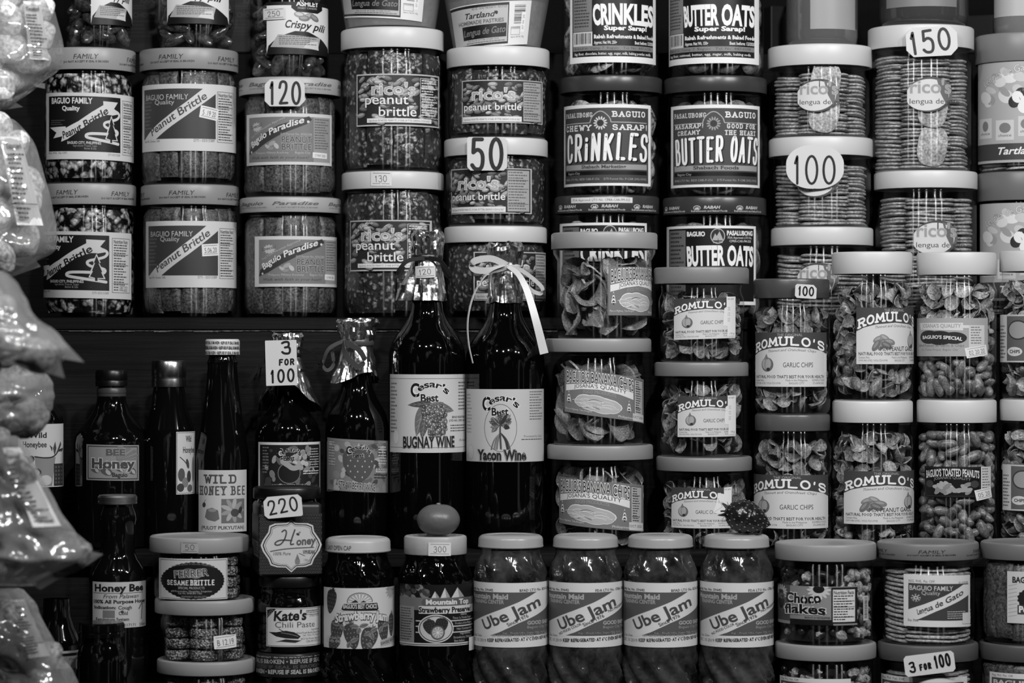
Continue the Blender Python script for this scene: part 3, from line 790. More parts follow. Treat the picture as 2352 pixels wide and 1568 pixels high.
# ------------------------------------------------------------------ the printed labels
_D = {}
def design(fn):
    def g(*a):
        k = (fn.__name__,) + a
        if k not in _D: _D[k] = fn(*a)
        return _D[k]
    return g
PAPER = 206
@design
def d_pine(date):
    d = Draw(98, 213, 307, 366, 203, 107, PAPER)
    d.rect(102, 221, 272, 348, 22); d.text('BAGUIO FAMILY', (107, 200, 238), 13, 215, .025); d.text('Quality', (128, 169, 254), 10, 215, .03)
    d.micro(106, 276, 134, 290, 3, 80)
    d.poly([(104, 293), (136, 291), (136, 312), (110, 318), (116, 305)], 205)
    d.poly([(126, 326), (132, 297), (165, 279), (200, 256), (229, 239), (250, 262), (236, 262), (205, 274), (165, 303), (140, 320)], PAPER)
    d.poly([(227, 231), (265, 232), (255, 247), (270, 258), (250, 263), (228, 246)], PAPER)
    d.line([(252, 250), (270, 258), (266, 270), (248, 276), (230, 280), (229, 288), (240, 294), (262, 297), (266, 304), (255, 312)], 6, PAPER, True)
    d.line([(262, 307), (215, 306), (186, 307), (182, 315), (205, 319), (266, 328)], 6.5, PAPER, True)
    d.poly([(248, 263), (256, 284), (253, 285), (262, 304), (259, 305), (265, 321), (251, 321), (251, 327), (244, 327), (244, 321), (232, 318), (238, 304), (236, 303), (243, 284), (241, 283)], PAPER)
    d.poly([(248, 268), (254, 285), (252, 286), (259, 305), (257, 306), (262, 319), (250, 319), (250, 326), (245, 326), (245, 319), (235, 316), (241, 304), (239, 303), (245, 285), (243, 284)], 20)
    d.text('Peanut Brittle', [(131, 319), (176, 297), (241, 257)], 16, 25, .02, .12)
    d.text('BAGUIO CITY, PHILIPPINES', (140, 222, 331), 6, 200, .02); d.text('Ingredients: Peanut, Sugar', (153, 212, 337), 4.5, 150); d.text('Butter & Salt', (180, 210, 343), 4.5, 150)
    d.text('REG. PHIL. Pat OFF.', (102, 140, 354), 4.5, 50); d.text('DTI 03315389', (240, 271, 356), 5, 70)
    d.nutri(277, 226, 305, 352); d.sticker(296, 342, 30, 14, date, .12, 200, 90)
    return d
@design
def d_band(date, sx, sy, rot):
    d = Draw(318, 192, 540, 347, 433, 113, PAPER)
    d.rect(323, 203, 482, 319, 62)
    d.poly([(324, 319), (336, 297), (366, 268), (410, 234), (450, 203), (482, 203), (482, 214), (455, 234), (410, 266), (375, 291), (344, 319)], PAPER)
    d.text('BAGUIO FAMILY', (326, 415, 228), 12, 190, .0); d.text('Quality', (342, 383, 239), 10, 190)
    d.text('Peanut Brittle', [(337, 312), (388, 271), (461, 224)], 17, 72, .015, .12)
    d.micro(324, 232, 337, 300, 8, 100); d.text('Net Wt. Grams: 500', (324, 352, 326), 5, 60); d.text('DTI - 03315389', (428, 479, 326), 6, 60)
    d.nutri(486, 208, 530, 326); d.sticker(sx, sy, 48, 28, date, rot, 225, 60)
    return d
@design
def d_paradise(stamp):
    d = Draw(561, 260, 758, 380, 666, 110, PAPER); d.rect(566, 268, 753, 373, 122); d.rect(711, 268, 753, 373, 150)
    d.ell(581, 291, 17, 12, 185, 0, 24, -.28); d.text('Special', [(570, 295), (592, 289)], 7, 95, .02, .2)
    d.poly([(566, 356), (568, 340), (590, 312), (630, 287), (700, 266), (707, 274), (694, 285), (640, 306), (605, 326), (580, 346)], 58)
    d.text('Trial Tested Mountain Approved!', [(571, 318), (600, 294), (645, 271)], 5, 185)
    d.text('Baguio Paradise', [(573, 340), (612, 309), (688, 281)], 14, 222, .02, .25)
    d.ell(698, 279, 3.4, 3, 215); d.ell(571, 349, 2.6, 2.6, 200)
    d.text('DTI Permit No. 00262386', (634, 707, 311), 5, 185)
    d.text('PEANUT', (636, 706, 328), 14, 78, .02, outline=205, ow=.025); d.text('BRITTLE', (636, 706, 345), 14, 78, .02, outline=205, ow=.025)
    for x, y, a, b, r, g in ((605, 338, 9, 4, .6, 175), (614, 330, 10, 5, -.5, 160), (624, 336, 8, 5, .9, 185), (612, 342, 8, 4, -.2, 140)): d.ell(x, y, a, b, g, r, 12)
    d.text('Philippine Military Academy', (580, 652, 354), 5, 185); d.text('Baguio City', (667, 703, 354), 5, 185)
    d.text('Walk with faith in your heart!', (571, 698, 366), 6.5, 60, 0, .3)
    d.micro(714, 272, 750, 345, 12, 95); d.sticker(728, 357, 44, 13, stamp, .03, 225, 80, rules=False)
    return d
@design
def d_rico(tall):
    if tall:
        d = Draw(818, 168, 1007, 290, 901, 117, 190); d.nuts(820, 171, 1004, 287, 105, 42, 205, 4, 13)
        d.text('sa baguio', [(838, 202), (860, 182), (880, 178)], 7, 215)
        d.text("rico's", (853, 948, 217), 27, 165, .012, outline=222, ow=.03); d.text('peanut', (838, 933, 239), 22, 228, .005, outline=70, ow=.03); d.text('brittle', (868, 951, 267), 22, 228, .005, outline=70, ow=.03)
        d.rect(842, 272, 986, 282, 225); d.text('Ingredients: ROASTED PEANUTS, SUGAR, BUTTER, BAKING SODA & SALT', (846, 983, 279.5), 4.5, 60)
        d.nutri(960, 177, 1003, 270, 215, None, False)
    else:
        d = Draw(1060, 183, 1247, 283, 1144, 117, 190); d.nuts(1062, 185, 1245, 281, 95, 40, 205, 7, 12)
        d.text("rico's", (1085, 1182, 229), 26, 165, .012, outline=222, ow=.03); d.text('peanut brittle', (1066, 1197, 253), 16, 228, .008, outline=70, ow=.03)
        d.rect(1063, 268, 1198, 280, 222); d.text('Ingredients: ROASTED PEANUTS, SUGAR, BUTTER, BAKING SODA & SALT', (1066, 1195, 276.5), 4.5, 60)
        d.nutri(1201, 187, 1243, 279, 95, 165, False)
    return d
@design
def d_family_seal():
    d = Draw(0, 0, 400, 50)
    for i in range(5):
        x = 6 + i * 80; y = 26 + (i % 2) * 3
        d.text('FAMILY', [(x, y), (x + 33, y - 1)], 13, 45, .0, .25); d.text('DO NOT ACCEPT IF SEAL IS BROKEN', [(x - 14, y + 10), (x + 48, y + 8)], 5.5, 50, .02)
    d.over = True
    return d
@design
def d_paradise_seal():
    d = Draw(0, 0, 420, 36)
    for i in range(3):
        x = 4 + i * 140
        d.text('Paradise', [(x, 18), (x + 62, 17)], 10, 95, .02, .3); d.text('Baguio', [(x + 80, 18), (x + 126, 17)], 10, 95, .02, .3)
        d.text('DO NOT ACCEPT IF SEAL IS BROKEN', [(x + 6, 27), (x + 62, 27)], 4, 105); d.text('DO NOT ACCEPT IF SEAL IS BROKEN', [(x + 82, 27), (x + 132, 27)], 4, 105)
    return d
@design
def d_shabach(oats):
    d = Draw(1297, 238, 1497, 425, 1400, 112, 228); d.rect(1302, 246, 1492, 419, 66)
    X = (1305, 1372, 266) if not oats else (1305, 1374, 266)
    d.strokes('PASALUBONG', X, 9, 1.8, 205, 1.2, wide=.55); d.strokes('BAGUIO', (1416, 1486, 266), 11, 2.6, 222, 2.2, wide=.75)
    d.line([(1305, 281), (1366, 280)], 2, 165); d.line([(1414, 279), (1488, 280)], 2, 165); d.line([(1366, 280), (1370, 266), (1390, 250), (1410, 266), (1414, 279)], 2.2, 165, True)
    for i in range(14):
        a = 2 * pi * i / 14; d.ell(1390 + 11.5 * cos(a), 281 + 11.5 * sin(a), 4.6, 1.9, 205 if not oats else 150, a, 8)
    d.ell(1390, 281, 7.5, 7.5, 45, n=18)
    if not oats:
        d.strokes('CHEWY', (1306, 1369, 297), 11, 2.6, 222, 2, wide=.7); d.strokes('SARAP!', (1416, 1490, 296), 10.5, 2.6, 222, 2, wide=.7)
        d.strokes('CRiNKLES', [(1309, 367), (1398, 364), (1489, 366)], 57, 7.6, 235, 0, .2, drop=(14, 2.5, 2, 2), wide=.36, gap=.3, jig=.05)
    else:
        d.strokes('MASARAP!', [(1307, 291), (1368, 290)], 8.5, 1.8, 215, 1.2, .1, wide=.62); d.strokes('CREAMY', [(1312, 306), (1360, 304)], 8.5, 1.8, 215, 1.2, .1, wide=.62)
        d.strokes('GOOD FOR', (1419, 1484, 291), 9, 2, 215, 1.6, wide=.62); d.strokes('THE HEART', (1414, 1486, 306), 9, 2, 215, 1.6, wide=.62)
        d.strokes('BUTTER OATS', [(1308, 372), (1398, 366), (1489, 370)], 54, 6.4, 235, 0, .15, drop=(14, 2.2, 2, 1.6), wide=.3, gap=.26, jig=.05)
    d.rect(1305, 376, 1489, 388, 150); d.text('Shabach Foods' if oats else 'Shabach Marketing', (1346, 1446, 385), 7.5, 60, .03)
    d.rect(1305, 391, 1489, 400, 12); d.text('Baguio City', (1312, 1342, 398), 5, 170)
    d.text('BFAD LTO No. RDII CAR-F-156', (1306, 1388, 412), 5, 165); d.text('DTI Permit No. P-CAR 2002-03002', (1398, 1488, 412), 5, 165)
    return d
@design
def d_rabah(oats):
    d = Draw(1310, -75, 1510, 145, 1400, 112, 228); d.rect(1316, -68, 1505, 131, 14)
    d.rect(1318, -66, 1364, 72, 122); d.micro(1321, -60, 1361, 66, 17, 62); d.rect(1318, 73, 1365, 107, 200)
    rn = random.Random(3); x = 1321
    while x < 1362: w = rn.choice((1, 1.5, 2.4)); d.rect(x, 76, x + w, 101, 45); x += w + rn.choice((1.2, 2, 2.6))
    d.text('BAGUIO', (1372, 1410, -30), 9, 225, .04); d.text('PASALUBONG', (1446, 1500, -30), 9, 225, .04); d.ell(1428, -32, 15, 17, 190); d.poly([(1416, -24), (1424, -42), (1428, -34), (1433, -44), (1441, -24)], 30)
    d.text('BUTTER OATS' if oats else 'CRINKLES', [(1368, 57), (1435, 55), (1505, 57)], 44, 235, .06, outline=70, ow=.02)
    d.text('Super Sarap!', (1393, 1492, 70), 10, 232, .06)
    d.text('Rabah Refreshments & Baked Foods', (1369, 1505, 89), 8.5, 222, .05); d.text('Approx. Net Wt. 250g' if not oats else 'Approx. Net Wt. 150g', (1369, 1424, 102), 7, 205, .03); d.text('Best before: 12/2020', (1466, 1505, 102), 7, 205, .03)
    d.rect(1318, 106, 1505, 117, 125); d.text('Baked in: Camp 7, Baguio   Tel. No. 447-0198', (1322, 1500, 114), 5.5, 60)
    d.text('Ing: flour, oatmeal, butter, egg, sugar, milk, baking soda' if oats else 'Ing: flour, chocolate, butter, egg, sugar, milk, baking powder, vanilla', (1322, 1500, 127), 6, 210, .02)
    return d
@design
def d_rabah_low(oats):
    d = Draw(1536, 517, 1740, 700, 1647, 112, 228); d.rect(1541, 523, 1735, 692, 16); d.rect(1542, 527, 1578, 690, 105); d.micro(1545, 532, 1575, 685, 16, 45)
    d.text('BAGUIO', (1581, 1622, 541), 10, 225, .05); d.text('PASALUBONG', (1672, 1732, 539), 10, 225, .05); d.text('FDA Approved: LTO No.', (1674, 1730, 547), 5, 190, .02); d.text('CFRR-CAR-FM-325', (1678, 1728, 555), 5, 190, .02)
    d.ell(1651, 541, 17, 18, 175); d.ell(1651, 541, 15, 16, 40); d.poly([(1638, 551), (1645, 535), (1649, 541), (1655, 530), (1664, 551)], 170); d.text('Since 1976', (1640, 1662, 557), 4, 200)
    d.text('BUTTER OATS' if oats else 'CRINKLES', [(1582, 609), (1656, 607), (1733, 609)], 42, 235, .06)
    d.text('Super Sarap!', (1600, 1715, 625), 10, 230, .06)
    return d
@design
def d_rabah_seal(strip):
    d = Draw(0, 0, 300, 46)
    if strip: d.rect(58, 0, 206, 18, 215); d.text('FDA Approved: LTO No. CFRR-CAR-FM-325', (63, 200, 12.5), 8, 40)
    for i in range(4):
        x = 4 + i * 100
        d.ell(x + 14, 30, 9, 8, 175, 0, 16); d.ell(x + 14, 31, 7, 6.4, 60, 0, 16); d.poly([(x + 8, 36), (x + 12, 27), (x + 14, 30), (x + 17, 26), (x + 20, 36)], 190)
        d.text('RABAH', (x + 30, x + 66, 33), 9, 185, .05, .2); d.text('Refreshments and Baked Foods', (x, x + 84, 43), 5.5, 165, .04)
    return d
@design
def d_oval():
    d = Draw(1836, 178, 1952, 256, 1885, 116)
    d.ell(1882, 217, 51, 38, 70, -.12, 36); d.ell(1878, 218, 47, 34, 205, -.12, 36)
    d.poly([(1896, 183), (1915, 186), (1930, 204), (1931, 224), (1918, 240), (1905, 215)], 100)
    d.text("rico's", (1842, 1928, 214), 27, 150, .01, outline=175, ow=.02); d.text('lengua de gato', (1841, 1948, 237), 11, 62)
    return d
@design
def d_pili():
    d = Draw(612, 2, 750, 124, 664, 90, 216); d.rect(612, -10, 750, 10, 20); d.poly([(663, -14), (732, -14), (733, 18), (722, 27), (675, 25), (664, 16)], 16)
    d.text('ASHLEY', (674, 724, 11), 11, 222, .03); d.text('FINEST CANDIES', (678, 720, 18), 4, 180)
    for x, y, r, g in ((682, 32, .2, 150), (703, 34, -.25, 130), (715, 38, .5, 110), (692, 40, 0, 120)): d.ell(x, y, 13, 7, g, r, 14); d.ell(x - 1, y - 1.5, 9, 3.5, g * 1.3, r, 12)
    d.text('Crispy pili', [(650, 62), (690, 64), (736, 70)], 17, 24, .02, .28)
    d.poly([(612, 124), (616, 104), (636, 84), (672, 70), (700, 71), (730, 86), (748, 106), (750, 124)], 20)
    d.poly([(620, 107), (636, 78), (728, 84), (722, 112)], 165); d.poly([(690, 108), (700, 96), (722, 92), (724, 113)], 200); d.micro(638, 82, 722, 104, 5, 90)
    return d
@design
def d_tartland():
    d = Draw(1022, -5, 1225, 92, 1144, 118, 215); d.rect(1024, -3, 1166, 88, 28); d.rect(1027, 3, 1163, 83, 175); d.text('REUSE - SAVE THE EARTH - RECYCLE', (1068, 1160, 8), 4.5, 50)
    d.text('Tartland', (1048, 1124, 26), 12, 30, .02, .3); d.ell(1131, 18, 4, 4, 25)
    d.text('HOMEMADE PASTRIES', (1036, 1152, 39), 8, 95, .03); d.rect(1042, 42, 1160, 72, 16); d.text('Lengua de Gato', [(1044, 64), (1156, 62)], 14, 120, .01, .3)
    d.text('ING: FLOUR, BUTTER, SUGAR, EGGS', (1052, 1138, 77), 4, 60); d.micro(1048, 79, 1156, 83, 1, 70, 0)
    rn = random.Random(8); y = 4
    while y < 44: w = rn.choice((.8, 1.6, 2.4)); d.rect(1181, y, 1211, y + w, 40); y += w + rn.choice((1, 1.6, 2.2))
    d.frame(1173, 52, 1200, 70, .8, 70); d.text('CONSUME BEFORE', (1174, 1199, 57), 4, 60); d.text('Approx. Net Wt. 150g', (1173, 1212, 76), 4, 80); d.sticker(1207, 42, 44, 13, '07 06 20', R(-88), 228, 110, rules=False)
    return d
@design
def d_collage():
    d = Draw(2245, 140, 2420, 372, 2352, 116, 165)
    rn = random.Random(5)
    for i in range(16): d.ell(rn.uniform(2254, 2330), rn.uniform(160, 240), rn.uniform(8, 20), rn.uniform(7, 15), rn.choice((205, 190, 150, 215)), rn.random(), 14)
    for x, y in ((2330, 215), (2345, 240), (2318, 232)): d.ell(x, y, 12, 15, 40, .2, 14)
    for x, y in ((2324, 222), (2342, 232), (2356, 226), (2335, 246)): d.ell(x, y, 11, 14, 225, -.2, 16)
    for x, y, w in ((2262, 290, 26), (2300, 296, 34), (2340, 288, 30)): d.rect(x - w / 2, y - 22, x + w / 2, y + 24, 195); d.ell(x, y - 4, w * .36, 12, 120, 0, 14); d.text('choice', (x - w * .36, x + w * .36, y + 16), 6, 60)
    d.text('Lengua de Gato', [(2262, 196), (2300, 172), (2352, 158)], 16, 205, .0, .2, outline=110, ow=.03)
    d.rect(2245, 328, 2420, 366, 62); d.text('Tartland', (2284, 2362, 353), 16, 225, .02, .3)
    return d
@design
def d_banana():
    d = Draw(1298, 847, 1482, 961, 1374, 108, 118)
    d.text("BAGUIO'S BANANA CHIPS", [(1304, 884), (1382, 876), (1463, 884)], 25, 58, .012, outline=228, ow=.055, up=True, grow=.12)
    d.poly([(1302, 890), (1340, 882), (1382, 878), (1425, 880), (1463, 888), (1463, 906), (1430, 897), (1382, 892), (1340, 896), (1302, 906)], 222)
    d.text("JOSANA'S QUALITY", [(1322, 896), (1382, 889), (1448, 894)], 9, 40, .0, up=True)
    d.text('FOOD PRODUCTS', [(1344, 907), (1382, 903), (1424, 906)], 7.5, 118, .01, outline=215, ow=.02, up=True)
    for k, (rx, ry, g) in enumerate(((62, 20, 222), (59, 17.5, 175))):
        for x, y, a, b in ((1382, 930, 1, 1), (1352, 926, .45, .9), (1412, 932, .45, .9), (1376, 922, .5, .75), (1392, 938, .5, .75)): d.ell(x, y, rx * a, ry * b, g, .03, 20)
    rn = random.Random(4)
    for i in range(14): x = rn.uniform(1334, 1420); y = rn.uniform(918, 941); d.line([(x - 16, y + 2), (x, y - 2), (x + 16, y + 3)], 1.6, rn.choice((95, 120, 205, 215)), True)
    d.text('Banana, Sugar, Cooking Oil and Shortening', [(1338, 936), (1430, 938)], 4, 235)
    d.tree(1309, 904, 13, 28, 40, 215); d.tree(1454, 908, 13, 28, 40, 215)
    d.text('Marcos Highway, Tuba Benguet', (1301, 1366, 953), 5, 205); d.text('Philippines', (1430, 1462, 956), 5.5, 205)
    d.nutri(1465, 853, 1480, 942, 60, 175, False); d.rect(1462, 940, 1481, 959, 200); d.text('OCT 2020', (1463, 1480, 952), 6, 80)
    return d
@design
def d_romulo(mix, wear):
    d = Draw(0, 0, 200, 128, None, None, 205)
    d.poly([(0, 0), (200, 0), (200, 52), (180, 44), (150, 38), (100, 34), (50, 38), (20, 45), (0, 54)], 66)
    d.text('THE ORIGINAL', (70, 128, 9), 6, 165)
    d.strokes("ROMULO'S", [(4, 47), (90, 29), (192, 44)], 17.5, 4.4, 232, 3.2, up=True, wide=.9, gap=.1)
    d.text('Thinnest and Crunchiest Chips', [(46, 48), (100, 44), (162, 48)], 6, 95, 0, .3, up=True)
    def garlic(x, y, k):
        d.ell(x, y, 17 * k, 17 * k, 105, 0, 18); d.ell(x - 2 * k, y - 2 * k, 13 * k, 14 * k, 165, .2, 16); d.poly([(x - 9 * k, y - 12 * k), (x - 2 * k, y - 26 * k), (x + 4 * k, y - 13 * k)], 120); d.line([(x - 3 * k, y - 12 * k), (x - 7 * k, y), (x - 3 * k, y + 11 * k)], 1.2, 110, True); d.ell(x + 3 * k, y + 11 * k, 5 * k, 4 * k, 50, 0, 12)
    if mix:
        for x, y, a, g in ((56, 72, -.4, 125), (72, 70, .5, 135), (64, 84, -1, 110), (84, 78, .2, 120), (50, 86, -.9, 105), (76, 86, .4, 100)): d.ell(x, y, 15, 7.5, g, a, 16); d.ell(x - 1, y - 2, 10, 3, g + 30, a, 12)
        garlic(160, 76, 1); d.text('MIX PEANUT GARLIC', (60, 172, 98), 10, 70, 0)
    else:
        garlic(44, 76, 1); d.text('GARLIC CHIPS', (84, 154, 82), 11, 58, 0)
    d.text("NATURAL FOOD THAT'S BEST FOR YOUR HEALTH", (6, 188, 108), 7, 66, .02)
    d.text('Contact Nos.', (6, 34, 115), 4.5, 90); d.text('0999-980-0742 / 0920-729-0998', (6, 78, 122), 4.5, 90); d.text('Made in the Philippines', (90, 140, 115), 4.5, 90); d.text('BAGUIO CITY', (98, 132, 122), 4.5, 90); d.text('ROMEROS FOOD', (152, 190, 115), 4.5, 90); d.text('STI-APPROVED', (154, 188, 122), 4.5, 90)
    if wear == 1: d.poly([(164, -2), (200, -2), (200, 120), (166, 122), (168, 90), (152, 88), (156, 34), (164, 30)], 222); d.text('EXP. DATE:', (168, 192, 8), 5, 70); d.text('02 22 20', [(176, 76), (177, 30)], 8, 165); d.text('170 gr', (176, 196, 116), 5, 80)
    if wear == 2: d.rect(188, 50, 200, 94, 215)
    if wear == 3: d.poly([(150, 16), (170, 20), (170, 0), (198, -2), (196, 90), (170, 86), (136, 78), (146, 48)], 224); d.text('EXP. DATE:', (172, 194, 8), 5, 70); d.line([(148, 30), (165, 60), (140, 76)], 1, 150)
    d.over = True
    return d
@design
def d_special():
    d = Draw(0, 0, 180, 96, None, None, 158); d.poly([(18, 12), (122, 12), (122, 18), (146, 18), (146, 25), (122, 25), (122, 31), (22, 29)], 205); d.text("JOSANA'S QUALITY", (28, 118, 24), 9, 150, .02)
    d.ell(48, 48, 28, 17, 42, 0, 20); d.ell(74, 50, 30, 18, 42, 0, 20); d.ell(104, 50, 26, 15, 42, 0, 20); d.text("BAGUIO'S SPECIAL", [(30, 53), (76, 52), (120, 57)], 8, 215, .03)
    d.text('Salted Peanuts w/ Garlic & Chips', (14, 124, 72), 7, 110); d.text('Sto. Tomas Proper, Baguio City', (26, 112, 82), 5.5, 110)
    d.rect(134, 18, 170, 96, 195); d.micro(138, 22, 166, 68, 7, 120); d.sticker(152, 84, 50, 26, '02 20 20', -.18, 218, 120)
    d.over = True
    return d
@design
def d_toasted():
    d = Draw(0, 0, 150, 74, None, None, 14); d.frame(2, 2, 118, 72, 2, 40)
    d.text("BAGUIO'S TOASTED PEANUTS", [(5, 28), (60, 22), (116, 28)], 17, 200, .03, up=True); d.text("JOSANA'S QUALITY", [(24, 33), (60, 29), (98, 34)], 6, 120, .02, up=True)
    rn = random.Random(2)
    for i in range(26): d.ell(rn.uniform(28, 96), rn.uniform(42, 62), 9, 5, rn.choice((130, 165, 185, 150)), rn.uniform(-1, 1), 10)
    for x in (14, 106): d.ell(x, 42, 9, 9, 60, 0, 14)
    d.rect(120, 0, 148, 60, 195); d.micro(123, 4, 145, 56, 8, 110); d.sticker(128, 66, 42, 26, '05 20', -.2, 218, 120)
    d.over = True
    return d
@design
def d_edge():
    d = Draw(0, 0, 200, 124, None, None, 190); d.rect(0, 0, 34, 124, 205); d.micro(3, 28, 32, 118, 10, 110); d.rect(36, 4, 196, 120, 95); d.ell(70, 40, 30, 26, 60, 0, 24); d.ell(70, 40, 26, 22, 150, 0, 24); d.ell(60, 96, 22, 12, 205, 0, 20); d.text('CHIPS', (46, 76, 100), 8, 60, .03)
    return d
@design
def d_honeybee():
    d = Draw(40, 973, 141, 1120, 85, 62, 196)
    d.text('Wild', (62, 100, 1005), 12, 40, .03); d.text('Honeybee', (50, 100, 1027), 13, 40, .02)
    d.poly([(75, 1050), (120, 1050), (112, 1118), (76, 1118)], 135); d.line([(75, 1049), (100, 1053), (118, 1049), (128, 1034), (138, 1032)], 3, 45, True)
    for p in ([(118, 1048), (114, 1030), (119, 1014), (122, 1030)], [(120, 1044), (132, 1014), (134, 1022), (126, 1040)], [(112, 1038), (106, 1022), (113, 1028)], [(126, 1038), (140, 1030), (136, 1038)]): d.poly(p, 75)
    d.rect(116, 1066, 139, 1118, 52)
    for i in range(5):
        for j in range(3): d.ell(121 + j * 7, 1074 + i * 9, 2.6, 3.2, 92, 0, 8)
    d.line([(46, 1044), (64, 1052)], 2, 40); d.ell(66, 1056, 8, 10, 35, .5, 14); d.ell(76, 1086, 13, 11, 60, 0, 18); d.ell(76, 1086, 9, 7, 160, 0, 16); d.ell(98, 1104, 14, 12, 190, 0, 16)
    return d
@design
def d_beehoney():
    d = Draw(196, 1022, 315, 1105, 256, 86, 140); d.frame(199, 1025, 312, 1102, 2.2, 55)
    for a in range(9): an = a * .35 - 1.4; d.poly([(262, 1058), (262 + 60 * cos(an), 1058 - 30 * abs(sin(an)) - 4), (262 + 60 * cos(an + .12), 1058 - 30 * abs(sin(an + .12)) - 4)], 122)
    for x, y, r in ((215, 1080, 12), (240, 1084, 15), (270, 1078, 10), (298, 1082, 13)): d.ell(x, y, r, r * .6, 85, .4, 14); d.ell(x + 4, y + 2, r * .5, r * .3, 170, .8, 12)
    d.text('BEE', (239, 283, 1046), 14, 88, .05, outline=165, ow=.03); d.text('Honey', (208, 305, 1076), 21, 70, .08, outline=190, ow=.05); d.text('Baguio', (253, 288, 1096), 9.5, 45, .03)
    return d
@design
def d_wild2():
    d = Draw(403, 990, 446, 1138, 390, 61, 192); d.frame(404, 992, 445, 1136, 1, 60); d.text('Wild', (423, 435, 1014), 14, 50, .03); d.text('Honeybee', (417, 443, 1040), 14, 50, .02)
    d.line([(411, 1050), (424, 1064), (428, 1076)], 2, 55, True); d.ell(427, 1066, 4, 12, 70, -.2, 14)
    for x, y, a, b, g in ((414, 1092, 8, 16, 80), (422, 1110, 8, 12, 120), (430, 1096, 6, 14, 60), (440, 1080, 6, 30, 130), (412, 1122, 8, 10, 60), (432, 1124, 8, 9, 90)): d.ell(x, y, a, b, g, 0, 14)
    return d
@design
def d_pulot():
    d = Draw(453, 1080, 562, 1222, 508, 66, 188); d.strokes('WILD', (467, 538, 1109), 17, 4, 75, 3.6, wide=.8, gap=.3); d.strokes('HONEY BEE', (456, 558, 1136), 18, 3.4, 80, 2.6, wide=.62, gap=.25)
    d.poly([(472, 1170), (484, 1166), (497, 1172), (500, 1192), (490, 1198), (474, 1194), (468, 1188)], 105); d.ell(484, 1172, 10, 4, 140, 0, 14); d.ell(466, 1160, 5, 6, 60, .3, 12); d.line([(466, 1154), (470, 1148)], 1, 60)
    d.rect(504, 1146, 556, 1202, 105)
    for i in range(9): an = i * 2 * pi / 9; d.ell(530 + 15 * cos(an), 1172 + 16 * sin(an), 13, 5, 165 if i % 2 else 145, an, 12)
    d.ell(534, 1178, 10, 9, 70, 0, 14); d.ell(546, 1172, 5, 8, 55, .5, 10)
    d.text('(PULOT PUKYUTAN)', (460, 555, 1216), 7.5, 85, .03)
    return d
def cesar(d, x, y, k, ink=22, out=215):
    """the winery's lettering above a wine label picture"""
    d.text('C', [(x, y + 22 * k), (x + 19 * k, y + 22 * k)], 30 * k, ink, .03, outline=out, ow=.05)
    d.text("esar's", [(x + 20 * k, y + 11 * k), (x + 49 * k, y), (x + 82 * k, y + 18 * k)], 15 * k, ink, .025, outline=out, ow=.05)
    d.text("Best", [(x + 22 * k, y + 34 * k), (x + 62 * k, y + 33 * k)], 17 * k, ink, .03, outline=out, ow=.05)
@design
def d_bugnay():
    d = Draw(894, 858, 1067, 1042, 981, 89, 192); d.line([(895, 868), (1066, 868)], 1, 70); d.line([(895, 1030), (1066, 1030)], 1, 70)
    cesar(d, 936, 888, 1)
    d.leaf(966, 926, 948, 1004, 26, 104, 150); d.leaf(968, 958, 960, 1010, 18, 84, 130); d.leaf(984, 926, 930, 930, 15, 70, 120); d.leaf(982, 930, 1034, 944, 22, 98, 140); d.leaf(976, 932, 1010, 924, 12, 120, 80)
    rn = random.Random(6)
    for i in range(260):
        x = rn.uniform(955, 1016); y = rn.uniform(932, 1004)
        if abs(x - 992 + (y - 965) * -.15) < 28 - abs(y - 955) * .2: g = rn.uniform(55, 120); d.ell(x, y, 4.2, 4.2, g, 0, 10); d.ell(x - 1, y - 1, 1.5, 1.5, g + 95, 0, 6)
    d.text('BUGNAY WINE', [(921, 1030), (1035, 1029)], 25, 26, .015, outline=120, ow=.03)
    d.micro(896, 878, 908, 1000, 14, 110); d.micro(1046, 876, 1066, 946, 9, 95); d.text('BFAD REGISTERED', (1030, 1064, 961), 4.5, 50, .03); d.text('LTO NO. CFRR CALR', (1023, 1064, 969), 4.5, 50, .03); d.micro(1026, 977, 1065, 996, 3, 80, .1); d.text('10% Alcohol', (1048, 1066, 1016), 5, 60); d.ell(905, 1006, 10, 17, 190, 0, 20); d.ell(905, 1006, 9, 15.5, 210, 0, 20)
    return d
@design
def d_yacon():
    d = Draw(1070, 893, 1251, 1062, 1160, 93, 186); cesar(d, 1108, 920, 1)
    P = [(1151 + 38 * cos(2 * pi * i / 36), 983 + 55 * sin(2 * pi * i / 36)) for i in range(37)]; d.line(P, 1.1, 80)
    rn = random.Random(3)
    for i in range(26):
        an = rn.uniform(-.15, pi + .15); r0 = rn.uniform(2, 10); r1 = rn.uniform(20, 31); d.leaf(1151 + r0 * cos(an), 978 - r0 * .8 * sin(an), 1151 + r1 * cos(an + rn.uniform(-.25, .25)), 978 - r1 * 1.15 * sin(an + rn.uniform(-.25, .25)) + rn.uniform(0, 7), rn.uniform(8, 13), rn.choice((62, 85, 110, 135, 50)), rn.choice((45, 150)))
    for i in range(15): x = rn.uniform(1134, 1170); d.line([(1151, 994), (x, 1010), (x + (x - 1151) * .4, 1032)], 2.2, rn.choice((55, 75, 105, 130)), True)
    d.line([(1151, 965), (1150, 1000), (1152, 1030)], 3, 60, True)
    d.strokes('YACON WINE', [(1100, 1058), (1210, 1055)], 18, 5, 34, 3.5, wide=.6, outline=120, ow=3) if False else d.text('Yacon Wine', (1098, 1210, 1057), 22, 34, .035, outline=130, ow=.045)
    d.micro(1219, 898, 1248, 968, 11, 110); d.text('Processed by Cesar', (1206, 1246, 1005), 5, 80); d.micro(1200, 1009, 1246, 1014, 1, 80, 0); d.micro(1072, 905, 1084, 1000, 12, 140); d.ell(1080, 1040, 13, 18, 170, 0, 20); d.ell(1080, 1040, 11, 16, 192, 0, 20)
    return d
